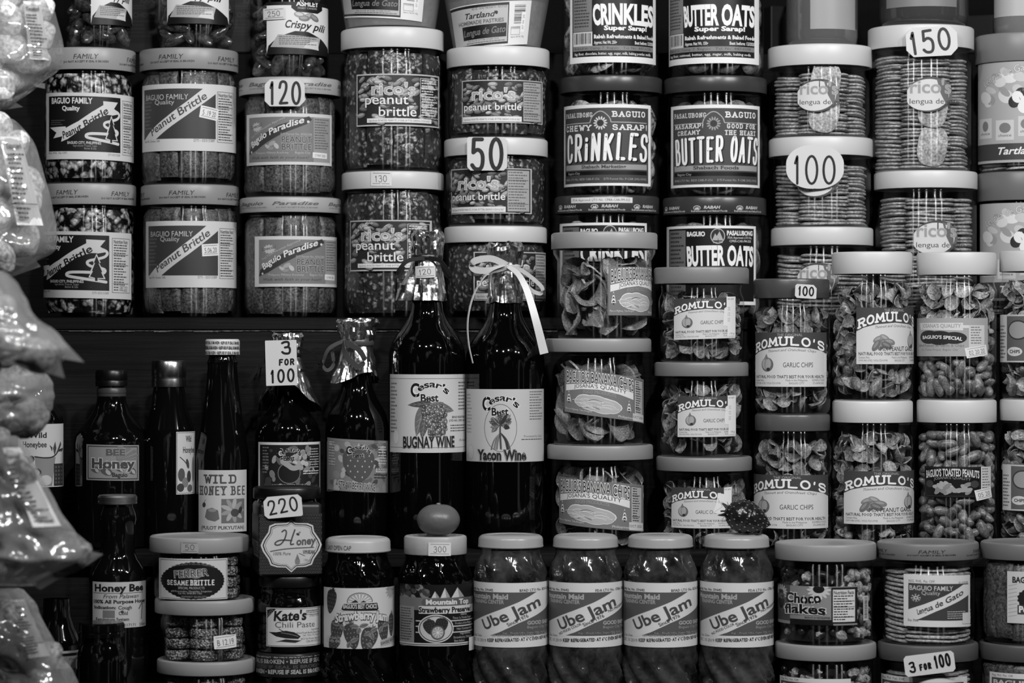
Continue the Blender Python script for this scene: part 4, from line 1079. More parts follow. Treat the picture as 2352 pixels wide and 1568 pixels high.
@design
def d_mangosteen():
    d = Draw(590, 1015, 733, 1132, 661, 76, 205); d.rect(593, 1021, 729, 1130, 30); rn = random.Random(12)
    for i in range(60): d.ell(rn.uniform(602, 722), rn.uniform(1026, 1124), rn.uniform(4, 11), rn.uniform(4, 9), rn.choice((45, 60, 90, 120, 150)), rn.random() * 3, 10)
    for i in range(22): d.ell(rn.uniform(660, 700), rn.uniform(1036, 1080), 6, 6, rn.choice((150, 175, 130)), 0, 10)
    d.ell(654, 1086, 26, 25, 110, 0, 24); d.ell(654, 1086, 24, 23, 22, 0, 24); d.line([(640, 1060), (652, 1068), (662, 1076), (676, 1072)], 12, 150, True)
    cesar(d, 628, 1036, .62, 20, 190); d.micro(598, 1026, 612, 1090, 9, 110); d.micro(702, 1030, 726, 1078, 8, 165, .2); d.micro(686, 1081, 726, 1092, 2, 200, .1)
    d.text('MANGOSTEEN WINE', (618, 695, 1125), 12, 25, .02, outline=175, ow=.04)
    return d
@design
def d_strawwine():
    d = Draw(749, 1006, 888, 1130, 820, 78, 120); rn = random.Random(14)
    for i in range(70): d.ell(rn.uniform(754, 884), rn.uniform(1010, 1126), rn.uniform(4, 12), rn.uniform(4, 10), rn.choice((70, 95, 130, 150, 165)), rn.random() * 3, 10)
    d.frame(752, 1010, 886, 1128, 1, 150); d.strawberry(816, 1066, 74, 80, 78, 165, 160)
    cesar(d, 790, 1028, .6, 30, 190); d.micro(753, 1014, 770, 1074, 9, 170); d.rect(854, 1072, 884, 1082, 185); d.micro(856, 1073, 882, 1081, 2, 60, .1); d.micro(860, 1020, 884, 1066, 7, 190, .2); d.micro(850, 1086, 884, 1100, 2, 60)
    d.text('STRAWBERRY WINE', [(774, 1122), (852, 1127)], 16, 55, .02, outline=205, ow=.04)
    return d
@design
def d_palawan():
    d = Draw(208, 1336, 334, 1443, 270, 66, 172); d.text('Honey Bee', (212, 327, 1358), 16, 22, .06); d.line([(210, 1362), (326, 1362)], 1.2, 40)
    d.text('From Palawan', [(229, 1374), (314, 1374)], 9, 40, .01, .3); d.text('100% All Purpose Honey', (210, 332, 1386), 8, 28, .05); d.text('Indication:', (211, 259, 1399), 7, 40, .05)
    d.text('Cough', (264, 298, 1400), 8, 60, .03); d.text('Cold', (265, 288, 1413), 8, 60, .03); d.text('Respiratory System', (214, 291, 1427), 7.5, 50, .03)
    d.rect(228, 1402, 256, 1420, 105); d.ell(274, 1406, 4, 4, 60); d.line([(316, 1400), (325, 1384), (322, 1424)], 3, 70); d.text('3217171   250ml', (272, 332, 1440), 6, 70, .02)
    return d
@design
def d_sesame():
    d = Draw(360, 1282, 520, 1379, 458, 108, 188); d.frame(363, 1285, 518, 1377, 1.2, 60)
    P = [(438 + 73 * (1 + (.03 if i % 2 else 0)) * cos(2 * pi * i / 80), 1334 + 43 * (1 + (.04 if i % 2 else 0)) * sin(2 * pi * i / 80)) for i in range(80)]; d.poly(P, 20)
    d.ell(426, 1316, 18, 12, 85, 0, 20); d.ell(443, 1318, 16, 11, 120, 0, 20)
    d.text('FERRER', [(394, 1328), (474, 1322)], 17, 20, .0, outline=200, ow=.035); d.strokes('SESAME', (377, 427, 1344), 10, 2, 205, 1.2, wide=.62, gap=.2); d.strokes('BRITTLE', (430, 489, 1344), 11, 2.4, 205, 1.5, wide=.62, gap=.2)
    d.text('SPECIAL PRODUCTS', (402, 464, 1354), 5.5, 170); d.text('#18 Perpetualine, Mangaldan, Pangasinan', (386, 482, 1361), 4, 165); d.text('Cel. No. 0998 854 7362', (402, 458, 1366), 4, 165); d.text('NOT FOR ADDED SUGAR AND PRESERVATIVES', [(388, 1303), (438, 1296), (488, 1304)], 4, 120); d.text('EXPORT QUALITY', (410, 470, 1374), 4, 140)
    return d
@design
def d_hexhoney():
    d = Draw(598, 1182, 741, 1318, None, None, 22)
    for j in range(20):
        for i in range(24):
            x = 600 + i * 6 + (j % 2) * 3; y = 1185 + j * 6.8
            if x < 740 and y < 1316: d.q.append(([(x + 2.9 * cos(q * pi / 3 + pi / 6), y + 2.9 * sin(q * pi / 3 + pi / 6)) for q in range(6)], 78, 1)); d.q.append(([(x + 2 * cos(q * pi / 3 + pi / 6), y + 2 * sin(q * pi / 3 + pi / 6)) for q in range(6)], 16, 2))
    d.n = 4
    def shield(k): 
        P = [(686, 1195), (694, 1202), (716, 1203), (726, 1208), (728, 1222), (738, 1240), (742, 1252), (738, 1266), (728, 1284), (724, 1297), (712, 1302), (696, 1303), (686, 1314)]
        P = P + [(1372 - x, y) for x, y in reversed(P[1:-1])]
        return [(671 + (x - 686) * k * 1.24, 1254 + (y - 1254) * k) for x, y in P]
    d.poly(shield(1.0), 190); d.poly(shield(.94), 25); d.poly(shield(.9), 185); d.poly(shield(.86), 60); d.poly(shield(.845), 186)
    d.line([(650, 1222), (656, 1217), (661, 1222), (656, 1240), (646, 1252), (634, 1252), (634, 1246), (646, 1240), (672, 1242)], 3.4, 70, True); d.line([(679, 1218), (672, 1238), (668, 1252), (676, 1250)], 3.4, 70, True)
    d.text('oney', [(682, 1253), (727, 1250)], 17, 85, .04, .12); d.line([(624, 1266), (660, 1260), (722, 1258)], 2.6, 85, True); d.ell(686, 1228, 4, 3, 60, .4, 12); d.ell(690, 1224, 3, 2, 120, -.6, 10)
    d.text('100% Pure', [(630, 1275), (669, 1275)], 7, 95, .02, .2); d.text('UYUKAN', (698, 724, 1272), 7, 110, .03, outline=60, ow=.06); d.poly([(685, 1272), (691, 1288), (688, 1296), (682, 1296), (679, 1288)], 110); d.ell(685, 1291, 6, 6, 120, 0, 14); d.line([(689, 1271), (702, 1277)], 1.2, 70); d.text('190mL', (700, 717, 1290), 6, 95)
    return d
@design
def d_kate():
    d = Draw(610, 1395, 733, 1486, 664, 74, 195); d.frame(611.5, 1396.5, 731.5, 1484.5, 1.2, 50); d.poly([(612, 1400), (622, 1397), (630, 1397), (612, 1420)], 30); d.text('HOT', [(614, 1417), (626, 1400)], 6, 120)
    d.text("Kate's", [(625, 1425), (694, 1423)], 22, 28, .034, .12); d.text('Chili Paste', (628, 714, 1441), 13, 62, 0)
    d.frame(694, 1401, 725, 1412, 1, 70); d.micro(696, 1403, 723, 1410, 2, 60, .1); d.text('DTI# 01734152', (702, 725, 1417), 4.5, 70)
    d.poly([(615, 1452), (630, 1452), (650, 1448), (668, 1452), (682, 1462), (676, 1468), (650, 1466), (630, 1462)], 28); d.poly([(628, 1475), (650, 1468), (684, 1472), (670, 1477), (640, 1474)], 40); d.line([(636, 1444), (644, 1450), (660, 1452)], 1.6, 40, True); d.line([(640, 1453), (660, 1456), (676, 1462)], 1.4, 120, True)
    d.text('Ingredients', (706, 726, 1449), 4, 60); d.text('Grind Fresh Red & Green Chili,', (672, 727, 1456), 4.5, 55); d.text('Salt, Olive Oil, Soya Oil', (686, 727, 1462), 4.5, 55); d.text('#523 San Vicente, Baguio City', (682, 728, 1470), 4.5, 55); d.text('CP# 09174272126', (694, 728, 1477), 4.5, 50)
    return d
@design
def d_refuse():
    d = Draw(0, 0, 150, 52)
    for j, (y, h, g) in enumerate(((2, 9, 150), (17, 10.5, 150), (30, 8, 75), (44, 10.5, 165))):
        t = ('IF SEAL IS BROKEN • REFUSE ' * 2, 'SEAL IS BROKEN • REFUSE IF SEAL', 'REFUSE IF SEAL IS BROKEN', 'BROKEN • REFUSE IF SEAL IS BROKEN')[j]
        d.text(t, [(2, y + 2), (75, y + 1), (149, y)], h, g, .03)
    return d
@design
def d_ifseal():
    d = Draw(0, 0, 110, 42)
    for j in range(3): d.text('REFUSE IF SEAL IS BROKEN • REFUSE IF SEAL IS BROKEN', [(-j * 9 + 2, 12 + j * 13), (106, 14 + j * 13)], 7, 50, .03)
    return d
@design
def d_strawjam():
    d = Draw(741, 1349, 904, 1492, 822, 85, 192); d.strawberry(755, 1382, 32, 58, 48, 130, 40, .15)
    d.ell(818, 1381, 30, 22, 60, 0, 30); d.ell(818, 1381, 28.5, 20.5, 158, 0, 30)
    for i in range(9): an = pi * (.08 + .105 * i); d.poly([(818, 1384), (818 + 27 * cos(an), 1384 - 21 * sin(an)), (818 + 27 * cos(an + .1), 1384 - 21 * sin(an + .1))], 215)
    d.poly([(790, 1388), (808, 1376), (816, 1384), (826, 1378), (846, 1390), (846, 1396), (790, 1396)], 40); d.poly([(779, 1384), (860, 1382), (863, 1400), (858, 1405), (780, 1404), (775, 1400)], 200); d.poly([(781, 1386), (858, 1384), (861, 1399), (857, 1403), (781, 1402), (777, 1399)], 22)
    d.text("BAGUIO'S BEST CHOICE", (781, 857, 1397), 10, 200, .02); d.ell(892, 1358, 22, 22, 150, 0, 26, -.35); d.text('All Natural', [(882, 1356), (902, 1358)], 6, 100)
    for x, y, w, h, r in ((766, 1452, 36, 58, .1), (800, 1462, 38, 62, -.2), (838, 1470, 42, 58, .3), (874, 1450, 34, 60, -.1), (894, 1440, 26, 56, 0), (760, 1480, 34, 40, .5)): d.strawberry(x, y, w, h, 62, 150, 92, r)
    for x0, y0, x1, y1 in ((816, 1440, 794, 1438), (816, 1440, 838, 1434), (818, 1442, 812, 1458), (842, 1452, 860, 1444), (842, 1452, 826, 1462), (842, 1454, 850, 1474), (870, 1440, 890, 1432), (870, 1440, 862, 1458), (796, 1476, 816, 1466), (796, 1476, 790, 1490), (836, 1478, 846, 1490), (774, 1436, 756, 1432), (774, 1436, 784, 1448)): d.leaf(x0, y0, x1, y1, 11, 122, 70)
    d.text('Strawberry Jam', [(764, 1432), (822, 1422), (882, 1430)], 19, 200, .045, outline=40, ow=.06, up=True)
    d.text('HIGH QUALITY', (748, 775, 1470), 5, 190); d.text('Net Wt. 450g', (746, 776, 1478), 6, 190); d.poly([(866, 1474), (904, 1462), (904, 1480), (866, 1490)], 165); d.text('SWISS RECIPE', [(867, 1486), (904, 1474)], 7, 60, .02)
    return d
@design
def d_mttop():
    d = Draw(916, 1340, 1084, 1484, 1000, 87, 18); rn = random.Random(9)
    for i in range(40): d.ell(rn.uniform(920, 976), rn.uniform(1344, 1376), 7, 5, rn.choice((60, 90, 120, 40)), rn.random(), 10)
    d.poly([(917, 1370), (1084, 1372), (1084, 1400), (917, 1400)], 105)
    for x, w, h in ((993, 18, 16), (1015, 22, 24), (1044, 30, 24)): d.poly([(x - w / 2, 1371), (x - 1, 1371 - h), (x + w / 2, 1370)], 190); d.poly([(x + w * .1, 1371), (x - 1, 1371 - h), (x + w / 2, 1370)], 140)
    d.poly([(966, 1374), (1072, 1372), (1076, 1382), (1070, 1389), (968, 1390), (962, 1384)], 85); d.text('Mountain Top', (972, 1070, 1386), 11, 200, .045); d.rect(957, 1390, 1084, 1408, 190); d.text('Strawberry Preserved', (957, 1076, 1405), 12, 20, .06)
    d.rect(917, 1392, 947, 1478, 130); d.micro(919, 1396, 945, 1474, 13, 50, .2)
    for y in (1424, 1437, 1451): d.rect(950, y, 1084, y + 2.4, 185)
    d.ell(994, 1443, 41, 33, 195, 0, 36); d.ell(994, 1443, 38.5, 30.5, 20, 0, 36); d.ell(994, 1443, 36.5, 28.5, 180, 0, 36)
    d.strawberry(981, 1440, 30, 36, 42, 95, 70, -.3); d.strawberry(1006, 1436, 30, 36, 36, 90, 70, .2); d.ell(998, 1452, 16, 17, 70, .2, 20); d.ell(998, 1452, 13, 14, 150, .2, 20)
    for i in range(9): an = i * .7; d.line([(998, 1452), (998 + 11 * cos(an), 1452 + 12 * sin(an))], 1, 215)
    d.text('Address:', (1050, 1066, 1413), 5, 170); d.text('Timoy, La Trinidad, Benguet', (1032, 1078, 1421), 5, 170); d.text('Product of the Philippines', (1038, 1080, 1434), 5, 170); d.text('Net Content: 450g', (1042, 1080, 1447), 5, 170); d.text('Ingredients', (1050, 1076, 1458), 5, 170); d.text('Strawberry, Citric acid', (1034, 1080, 1467), 5, 170); d.text('Best before', (1036, 1060, 1475), 5, 170)
    d.rect(917, 1477, 1084, 1480, 190); d.rect(917, 1482, 1084, 1484, 190)
    return d
@design
def d_ube(fda):
    d = Draw(1090, 1338, 1257, 1489, 1172, 87, 205); d.rect(1093, 1360, 1262, 1462, 82)
    d.poly([(1090, 1438), (1110, 1424), (1150, 1403), (1190, 1383), (1226, 1360), (1262, 1360), (1262, 1384), (1236, 1408), (1190, 1432), (1152, 1454), (1128, 1465), (1090, 1465)], 205)
    d.text('Reg. Phil. Pat. No. 59642', (1090, 1141, 1358), 5.5, 62, .03); d.text('FDA LTO No. CFRR-CAR-FM-325' if fda else 'BFAD LTO No. RDII-CAR-F-156', [(1192, 1359), (1262, 1356)], 6, 62, .03)
    d.text('Mountain Maid', (1093, 1170, 1376), 11.5, 165, .035); d.text('TRAINING CENTER', (1098, 1162, 1387), 8.5, 160, .02)
    d.text('Ube Jam', [(1124, 1450), (1174, 1424), (1235, 1392)], 25, 70, .025, .05); d.text('Since 1976', [(1170, 1440), (1210, 1418)], 8, 62, .02)
    if fda: d.text('NO FOOD COLOR', [(1122, 1462), (1166, 1436)], 5.5, 50, .02); d.text('NO PRESERVATIVES', [(1218, 1408), (1258, 1384)], 5.5, 50, .02)
    d.text('GOOD SHEPHERD', (1207, 1262, 1436), 8, 165, .03); d.text('Baguio City, Philippines', (1207, 1262, 1445), 6, 150); d.text('Ing. : Fresh Ube, Sugar, Milk, Anchor Butter, Salt', (1160, 1258, 1457), 4, 150)
    if not fda: d.text('NO ARTIFICIAL COLOR ADDED', (1138, 1220, 1465), 5.5, 150, .02)
    d.text('12 oz. (440 grams)', (1226, 1262, 1462), 4.5, 165); d.text('Exp. Date', (1098, 1116, 1466), 5.5, 85); d.text('DEC 10 2019', (1094, 1126, 1478), 7, 95, .01); d.text('KEEP REFRIGERATED AT 6°C EVEN BEFORE OPENING', [(1129, 1477), (1258, 1470)], 7.5, 40, .03)
    return d
@design
def d_choco():
    d = Draw(1794, 1346, 1972, 1437, 1895, 112, 128); rn = random.Random(5)
    d.rect(1794, 1346, 1830, 1430, 70); d.rect(1830, 1424, 1924, 1437, 20)
    for i in range(14): an = i * 2 * pi / 14; d.ell(1894 + 16 * cos(an), 1354 + 14 * sin(an), 10, 3.4, 185, an, 10); d.ell(1806 + 12 * cos(an), 1362 + 10 * sin(an), 7, 2.6, 165, an, 8)
    d.ell(1894, 1352, 12, 9, 20, 0, 16); d.ell(1806, 1380, 14, 22, 18, 0, 20); d.text('JAM', (1797, 1815, 1378), 10, 20, .03, outline=150, ow=.04)
    d.text('Choco', [(1820, 1384), (1860, 1386), (1900, 1382)], 22, 16, .035, outline=205, ow=.05); d.text('flakes', [(1818, 1412), (1860, 1410), (1908, 1412)], 21, 16, .03, outline=205, ow=.05)
    d.text('PRODUCT OF THE PHILIPPINES', (1864, 1918, 1422), 4.5, 25, .03); d.rect(1920, 1348, 1972, 1433, 25); d.nutri(1922, 1352, 1968, 1430, 45, 200)
    return d
@design
def d_lengua():
    d = Draw(2078, 1320, 2235, 1441, 2132, 109, 205); d.rect(2090, 1340, 2232, 1426, 62)
    d.poly([(2090, 1402), (2130, 1388), (2180, 1368), (2222, 1342), (2235, 1342), (2235, 1364), (2210, 1382), (2160, 1404), (2115, 1424), (2090, 1428)], 205); d.text('REG. PHIL. Pat. OFF.', (2091, 2157, 1338), 6, 62); d.text('01-03298', (2212, 2231, 1340), 5, 80)
    d.text('BAGUIO FAMILY', (2093, 2199, 1356), 10.5, 190, .01); d.text('Quality', (2123, 2169, 1366), 8.5, 175)
    for i in range(8): an = i * .8; d.line([(2109 - 12 * cos(an), 1374 - 9 * sin(an)), (2109 + 12 * cos(an + .5), 1374 + 9 * sin(an + .5))], 1.2, 185)
    d.text('Lengua de Gato', [(2114, 1413), (2160, 1396), (2222, 1364)], 12.5, 66, .015, .1); d.micro(2186, 1404, 2230, 1424, 4, 165, .3); d.text('Exp. Date:', (2089, 2116, 1429), 5.5, 50); d.rect(2220, 1408, 2235, 1434, 200)
    return d
@design
def d_last():
    d = Draw(2318, 1312, 2470, 1433, 2365, 110, 190); d.text('BAGUIO', (2332, 2400, 1338), 13, 35, .06); d.ell(2370, 1375, 26, 22, 30, 0, 26, -.15); d.rect(2346, 1390, 2420, 1412, 60); d.text('Peanut', (2350, 2412, 1407), 14, 215, .05)
    for i in range(9): d.line([(2322, 1346 + i * 9), (2344, 1342 + i * 9)], 1.4, 150)
    return d
@design
def d_lowtop(title):
    d = Draw(0, 0, 190, 110, None, None, 205); d.rect(8, 14, 180, 100, 70); d.text('Reg. Phil. Pat. Off.', (10, 70, 10), 6, 60); d.text(title, (14, 120, 32), 12, 190, .03); d.poly([(8, 100), (60, 64), (180, 24), (180, 44), (80, 90), (60, 100)], 205)
    return d
def plain_label(x0, y0, x1, y1, g, cx, r): return Draw(x0, y0, x1, y1, cx, r, g)
@design
def d_packet():
    d = Draw(0, 0, 120, 140, None, None, 34); d.text('milk', (14, 50, 34), 14, 62, .02, .2); d.text('KRAS', (70, 112, 40), 15, 62, .03); d.micro(14, 46, 110, 58, 2, 54); d.text('CHOCO', (52, 112, 76), 12, 62, .03); d.micro(14, 84, 110, 130, 5, 50)
    return d
# ------------------------------------------------------------------ the stall: stepped wooden stand and back wall
YU, YM, YF = 0.0, -0.15, -0.30
ZU, ZM, ZF = wz(729, -.055), -.2255, -.405
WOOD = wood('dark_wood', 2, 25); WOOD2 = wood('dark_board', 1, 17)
o = link('wall_back', mesh('wall', *box(-1.3, 1.3, .30, .34, -.9, 1.3)), None, plain('dark_wall', 6, .8, spec=.1), False); o['kind'] = 'structure'
o = link('floor', mesh('floor', *box(-1.3, 1.3, -1.6, .34, -.94, -.9)), None, plain('dark_floor', 20, .8), False); o['kind'] = 'structure'
st = thing('display_stand', 'dark wooden stepped stand that carries all the jars and bottles', 'display stand', (0, 0, ZF - .02))
def board(name, x0, x1, y0, y1, z0, z1, m):
    me = bevelled(*box(x0, x1, y0, y1, z0 - (ZF - .02), z1 - (ZF - .02)), .0015, 1); return link(name, me, st, m, False)
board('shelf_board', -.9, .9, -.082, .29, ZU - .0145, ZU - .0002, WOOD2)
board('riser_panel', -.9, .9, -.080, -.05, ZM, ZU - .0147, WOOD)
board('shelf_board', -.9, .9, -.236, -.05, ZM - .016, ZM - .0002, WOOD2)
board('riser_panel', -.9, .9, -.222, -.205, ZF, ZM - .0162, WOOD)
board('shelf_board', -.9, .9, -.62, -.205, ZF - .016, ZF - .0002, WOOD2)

rn_ = random.Random(4); V_, F_ = [], []; x_ = -.62
while x_ < .05:      # pale splintered lip where the board was sawn
    w_ = rn_.uniform(.006, .03); hh_ = rn_.uniform(.0004, .0017) if rn_.random() < .8 else .0002
    b_ = joinparts(box(x_, x_ + w_, -.0816, -.0795, ZU - .0149 - hh_ - (ZF - .02), ZU - .0147 - (ZF - .02))); F_ += [tuple(i + len(V_) for i in f) for f in b_[1]]; V_ += b_[0]; x_ += w_
link('splintered_edge', mesh('edge', V_, F_), st, speck('raw_wood', 25, 120, 300, (.35, .7), .8, bump=.5), False)

G1, G2, G3, G4 = 'peanut brittle jars on the upper step', 'biscuit jars on the upper step', 'snack jars on the lower step', 'jam jars along the front'
def seal(d, off=0): return (d, -180 + off, 180 + off)
def lb(d, x, y, **k): q = dict(d=d, x=x, y=y); q.update(k); return q
TOP = {}
def stack(y, base, items):
    z = base; out = []
    for it in reversed(items):
        root, Rr, k, zt = jar(y=y, bz=z + .0002, **it); z = zt; out.append((root, Rr, k, zt))
    return out[::-1]
def pj(cx, r, rl, lt, lb_, **k): return dict(cx=cx, r=r, rl=rl, lt=lt, lb=lb_, **k)

# pili nut jars standing on the first three stacks: top of the picture cuts them off
def pili_jar(cx, r, base, label, sd, lab):
    prof = lambda R0, h: [(0, .002), (R0 * .6, .001), (R0 * .72, 0), (R0 * .8, .003), (R0 * .93, .018), (R0, .034), (R0, h - .02), (R0 * .9, h - .006), (R0 * .85, h + .004)]
    root, Rr, k, zt = jar('nut_jar', label, 'jar', 'glazed nut jars cut by the top edge', cx, YU, r, r * .93, -150, -105, base + .0002, 30, kind='pili', seed=sd, prof=prof, lab=[lab])
    return root
# column 1: dark chunky brittle
c = stack(YU, ZU, [
    pj(204, 104, 107, 107, 158, name='brittle_jar', label='jar of dark chunky nut brittle with pine tree label, upper of two at far left', cat='jar', group=G1, lidg=150, kind='nutbrittle', seed=11, lab=[lb(d_pine('05 18'), (99, 306), (213, 366), tilt=-.02)], band=seal(d_family_seal(), 20)),
    pj(206, 104, 106, 420, 468, name='brittle_jar', label='jar of dark chunky nut brittle, lower one at far left beside the second bag', cat='jar', group=G1, lidg=150, kind='nutbrittle', seed=12, lab=[lb(d_pine('05 10'), (80, 306), (531, 684), tilt=-.02, s=(-95, 72))], band=seal(d_family_seal(), -6))])
pili_jar(226, 78, c[0][3], 'glass jar of dark glazed nuts above the chunky brittle, first from left at top', 21, lb(d_pili(), (209, 303), (-62, 56)))
# column 2
c = stack(YU, ZU, [
    pj(434, 109, 113, 108, 157, name='brittle_jar', label='jar of brittle slabs with diagonal banner label dated 5 19 20', cat='jar', group=G1, lidg=140, kind='brittle', seed=13, lab=[lb(d_band('5 .19 20', 466, 259, .17), (319, 539), (192, 346))], band=seal(d_family_seal(), 0)),
    pj(436, 108, 112, 422, 468, name='brittle_jar', label='jar of brittle slabs with diagonal banner label dated 5.06.20, on the shelf board', cat='jar', group=G1, lidg=140, kind='brittle', seed=14, lab=[lb(d_band('5.06.20', 462, 259, -.06), (329, 547), (507, 660))], band=seal(d_family_seal(), 12))])
pili_jar(448, 92, c[0][3], 'glass jar of dark glazed nuts second from left at top, no price sticker', 22, lb(d_pili(), (382, 520), (-62, 54)))
# column 3
c = stack(YU, ZU, [
    pj(666, 106, 117, 175, 213, name='brittle_jar', label='jar of brittle slabs with grey ribbon label behind the 120 price card', cat='jar', group=G1, lidg=165, kind='brittle', seed=15, lab=[lb(d_paradise('17 MAY 2020'), (562, 757), (260, 378))], band=seal(d_paradise_seal(), 60)),
    pj(667, 107, 116, 451, 486, name='brittle_jar', label='jar of brittle slabs with grey ribbon label directly below the jar priced 120', cat='jar', group=G1, lidg=165, kind='brittle', seed=16, lab=[lb(d_paradise('15 MAR 2020'), (583, 777), (542, 658))], band=seal(d_paradise_seal(), 40))])
Z3 = c[0][3]
r3 = pili_jar(664, 90, Z3, 'glass jar of dark glazed nuts with a 250 price sticker, third from left at top', 23, lb(d_pili(), (612, 750), (4, 124)))
def stick(txt, w, h, rot=0, hand=True, paper=205):
    d = Draw(-w / 2, -h / 2, w / 2, h / 2); d.sticker(0, 0, w, h, txt, rot, paper, 70, hand); return d
add_label(r3, dict(d=stick('250', 50, 27, -.04), x=(606, 656), y=(18, 45), name='price_sticker', lift=.0024), 90 * kx(YU), kx(YU), 664, YU, r3.location.z)
# column 4: tall speckled brittle
c = stack(YU, ZU, [
    pj(901, 114, 118, 60, 107, name='brittle_jar', label='tall jar of speckled peanut brittle with white lid under a tapered tub', cat='jar', group=G1, lidg=204, ribs=True, kind='ricobrittle', seed=17, lab=[lb(d_rico(True), (818, 1006), (169, 289))]),
    pj(902, 114, 117, 392, 432, name='brittle_jar', label='tall jar of speckled peanut brittle with a 130 sticker on its white lid', cat='jar', group=G1, lidg=204, ribs=True, kind='ricobrittle', seed=18, lab=[lb(d_rico(True), (802, 990), (505, 622))],
       lidlab=[lb(stick('130', 48, 34, .03, True, 218), (852, 900), (393, 427), name='price_sticker', lift=.0006)])])
Z4 = c[0][3]
c = stack(YU, ZU, [
    pj(1144, 115, 118, 104, 148, name='brittle_jar', label='short jar of speckled peanut brittle with white lid, topmost of three, under a slanted tub', cat='jar', group=G1, lidg=206, ribs=True, kind='ricobrittle', seed=19, lab=[lb(d_rico(False), (1061, 1246), (183, 282))]),
    pj(1139, 115, 119, 314, 354, name='brittle_jar', label='short jar of speckled peanut brittle carrying the 50 price card', cat='jar', group=G1, lidg=206, ribs=True, kind='ricobrittle', seed=20, lab=[lb(d_rico(False), (1036, 1221), (386, 490))]),
    pj(1138, 115, 118, 518, 555, name='brittle_jar', label='short jar of speckled peanut brittle behind the wine bottle with the white bow', cat='jar', group=G1, lidg=206, ribs=True, kind='ricobrittle', seed=24, lab=[lb(d_rico(False), (1088, 1258), (578, 690))])])
Z5 = c[0][3]; Z5b = c[1]
# tapered tubs on top of columns 4 and 5
def tub(cx, rb, rt, top, base, label, rotz, lab):
    k = kx(YU); root = thing('tapered_tub', label, 'tub', (wx(cx, YU), YU, base + .0002), 'tapered biscuit tubs at the top edge'); root.rotation_euler.z = rotz
    h = wz(top, YU - rt * k) - base
    r0, r1 = rb * k, rt * k
    vs, fs = lathe([(0, .001), (r0 * .93, 0), (r0, .002), (r1, h - .006), (r1 + .0008, h - .005), (r1 + .0008, h), (r1, h)], 64)
    link('tub_body', mesh('tub', vs, fs), root, clear('frosted_tub', .9, .8, .2, 0, .62, 165))
    L = link('lid', lid_mesh(r1 + .001, .012), root, plain('lid_200', 200, .4)); L.location.z = h
    vs, fs = lathe([(0, .004), (r0 * .9, .004), (r0 * .97, .012), (r1 * .93, h * .8), (0, h * .8)], 40, lambda r, z, a: r * (1 - .05 * abs(noise.noise(Vector((a * 5, z * 120, 2))))))
    link('filling', mesh('filling', vs, fs), root, speck('tub_biscuit', 120, 185, 90, (.3, .7), .6, False, 300, .5, .2))
    cone = lambda z: r0 + (r1 - r0) * (z / h)
    d, s0, s1, y0, y1, tl = lab
    zz0, zz1 = wz(y0, YU - rt * k) - base, wz(y1, YU - rt * k) - base
    link('label', wrap(d, (r0 + r1) / 2, k, 0, 0, 0, zz0, zz1, tl, .0012, s0, s1, cone=cone), root, None, False)
    return root
tub(897, 103, 115, -30, Z4, 'frosted tapered tub of biscuits cut off above the tall speckled brittle', 0, (d_tartland(), -72, 44, -50, 40, -.06))
tub(1141, 100, 121, -30, Z5, 'frosted tapered tub of biscuits with barcode label above the short speckled brittle', 0, (d_tartland(), -66, 42, 6, 106, .08))
# columns 6 and 7: cookies under dark lids
DK = lambda: plain('dark_lid', 58, .3)
c = stack(YU, ZU, [
    pj(1400, 110, 118, -120, -80, name='cookie_jar', label='jar of sugar-cracked cocoa cookies with black label, cut by the top edge', cat='jar', group=G2, lidm=DK(), kind='crinkle', seed=31, neck=.97, lab=[lb(d_rabah(False), (1311, 1509), (-75, 143))]),
    pj(1403, 109, 118, 171, 207, name='cookie_jar', label='dark-lidded jar of cocoa cookies with large slanted white lettering', cat='jar', group=G2, lidm=DK(), kind='crinkle', seed=32, neck=.97, lab=[lb(d_shabach(False), (1298, 1496), (239, 426))]),
    pj(1394, 110, 120, 447, 487, name='cookie_jar', label='cookie jar mostly hidden behind the top banana chip jar, paper strip on its lid', cat='jar', group=G2, lidm=DK(), kind='crinkle', seed=33, neck=.97, lab=[lb(d_rabah_low(False), (1288, 1487), (511, 695))], band=(d_rabah_seal(True), -72, 72))])
c = stack(YU, ZU, [
    pj(1645, 109, 118, -120, -80, name='cookie_jar', label='jar of oat wafers with black label, cut by the top edge', cat='jar', group=G2, lidm=DK(), kind='oat', seed=34, neck=.97, lab=[lb(d_rabah(True), (1541, 1747), (-73, 145))]),
    pj(1643, 109, 118, 172, 208, name='cookie_jar', label='dark-lidded jar of oat wafers with grey label and slanted lettering', cat='jar', group=G2, lidm=DK(), kind='oat', seed=35, neck=.97, lab=[lb(d_shabach(True), (1546, 1749), (240, 429))]),
    pj(1641, 110, 119, 450, 490, name='cookie_jar', label='oat wafer jar partly behind the top small garlic chip jar', cat='jar', group=G2, lidm=DK(), kind='oat', seed=36, neck=.97, lab=[lb(d_rabah_low(True), (1537, 1739), (518, 700))], band=(d_rabah_seal(False), -80, 64))])
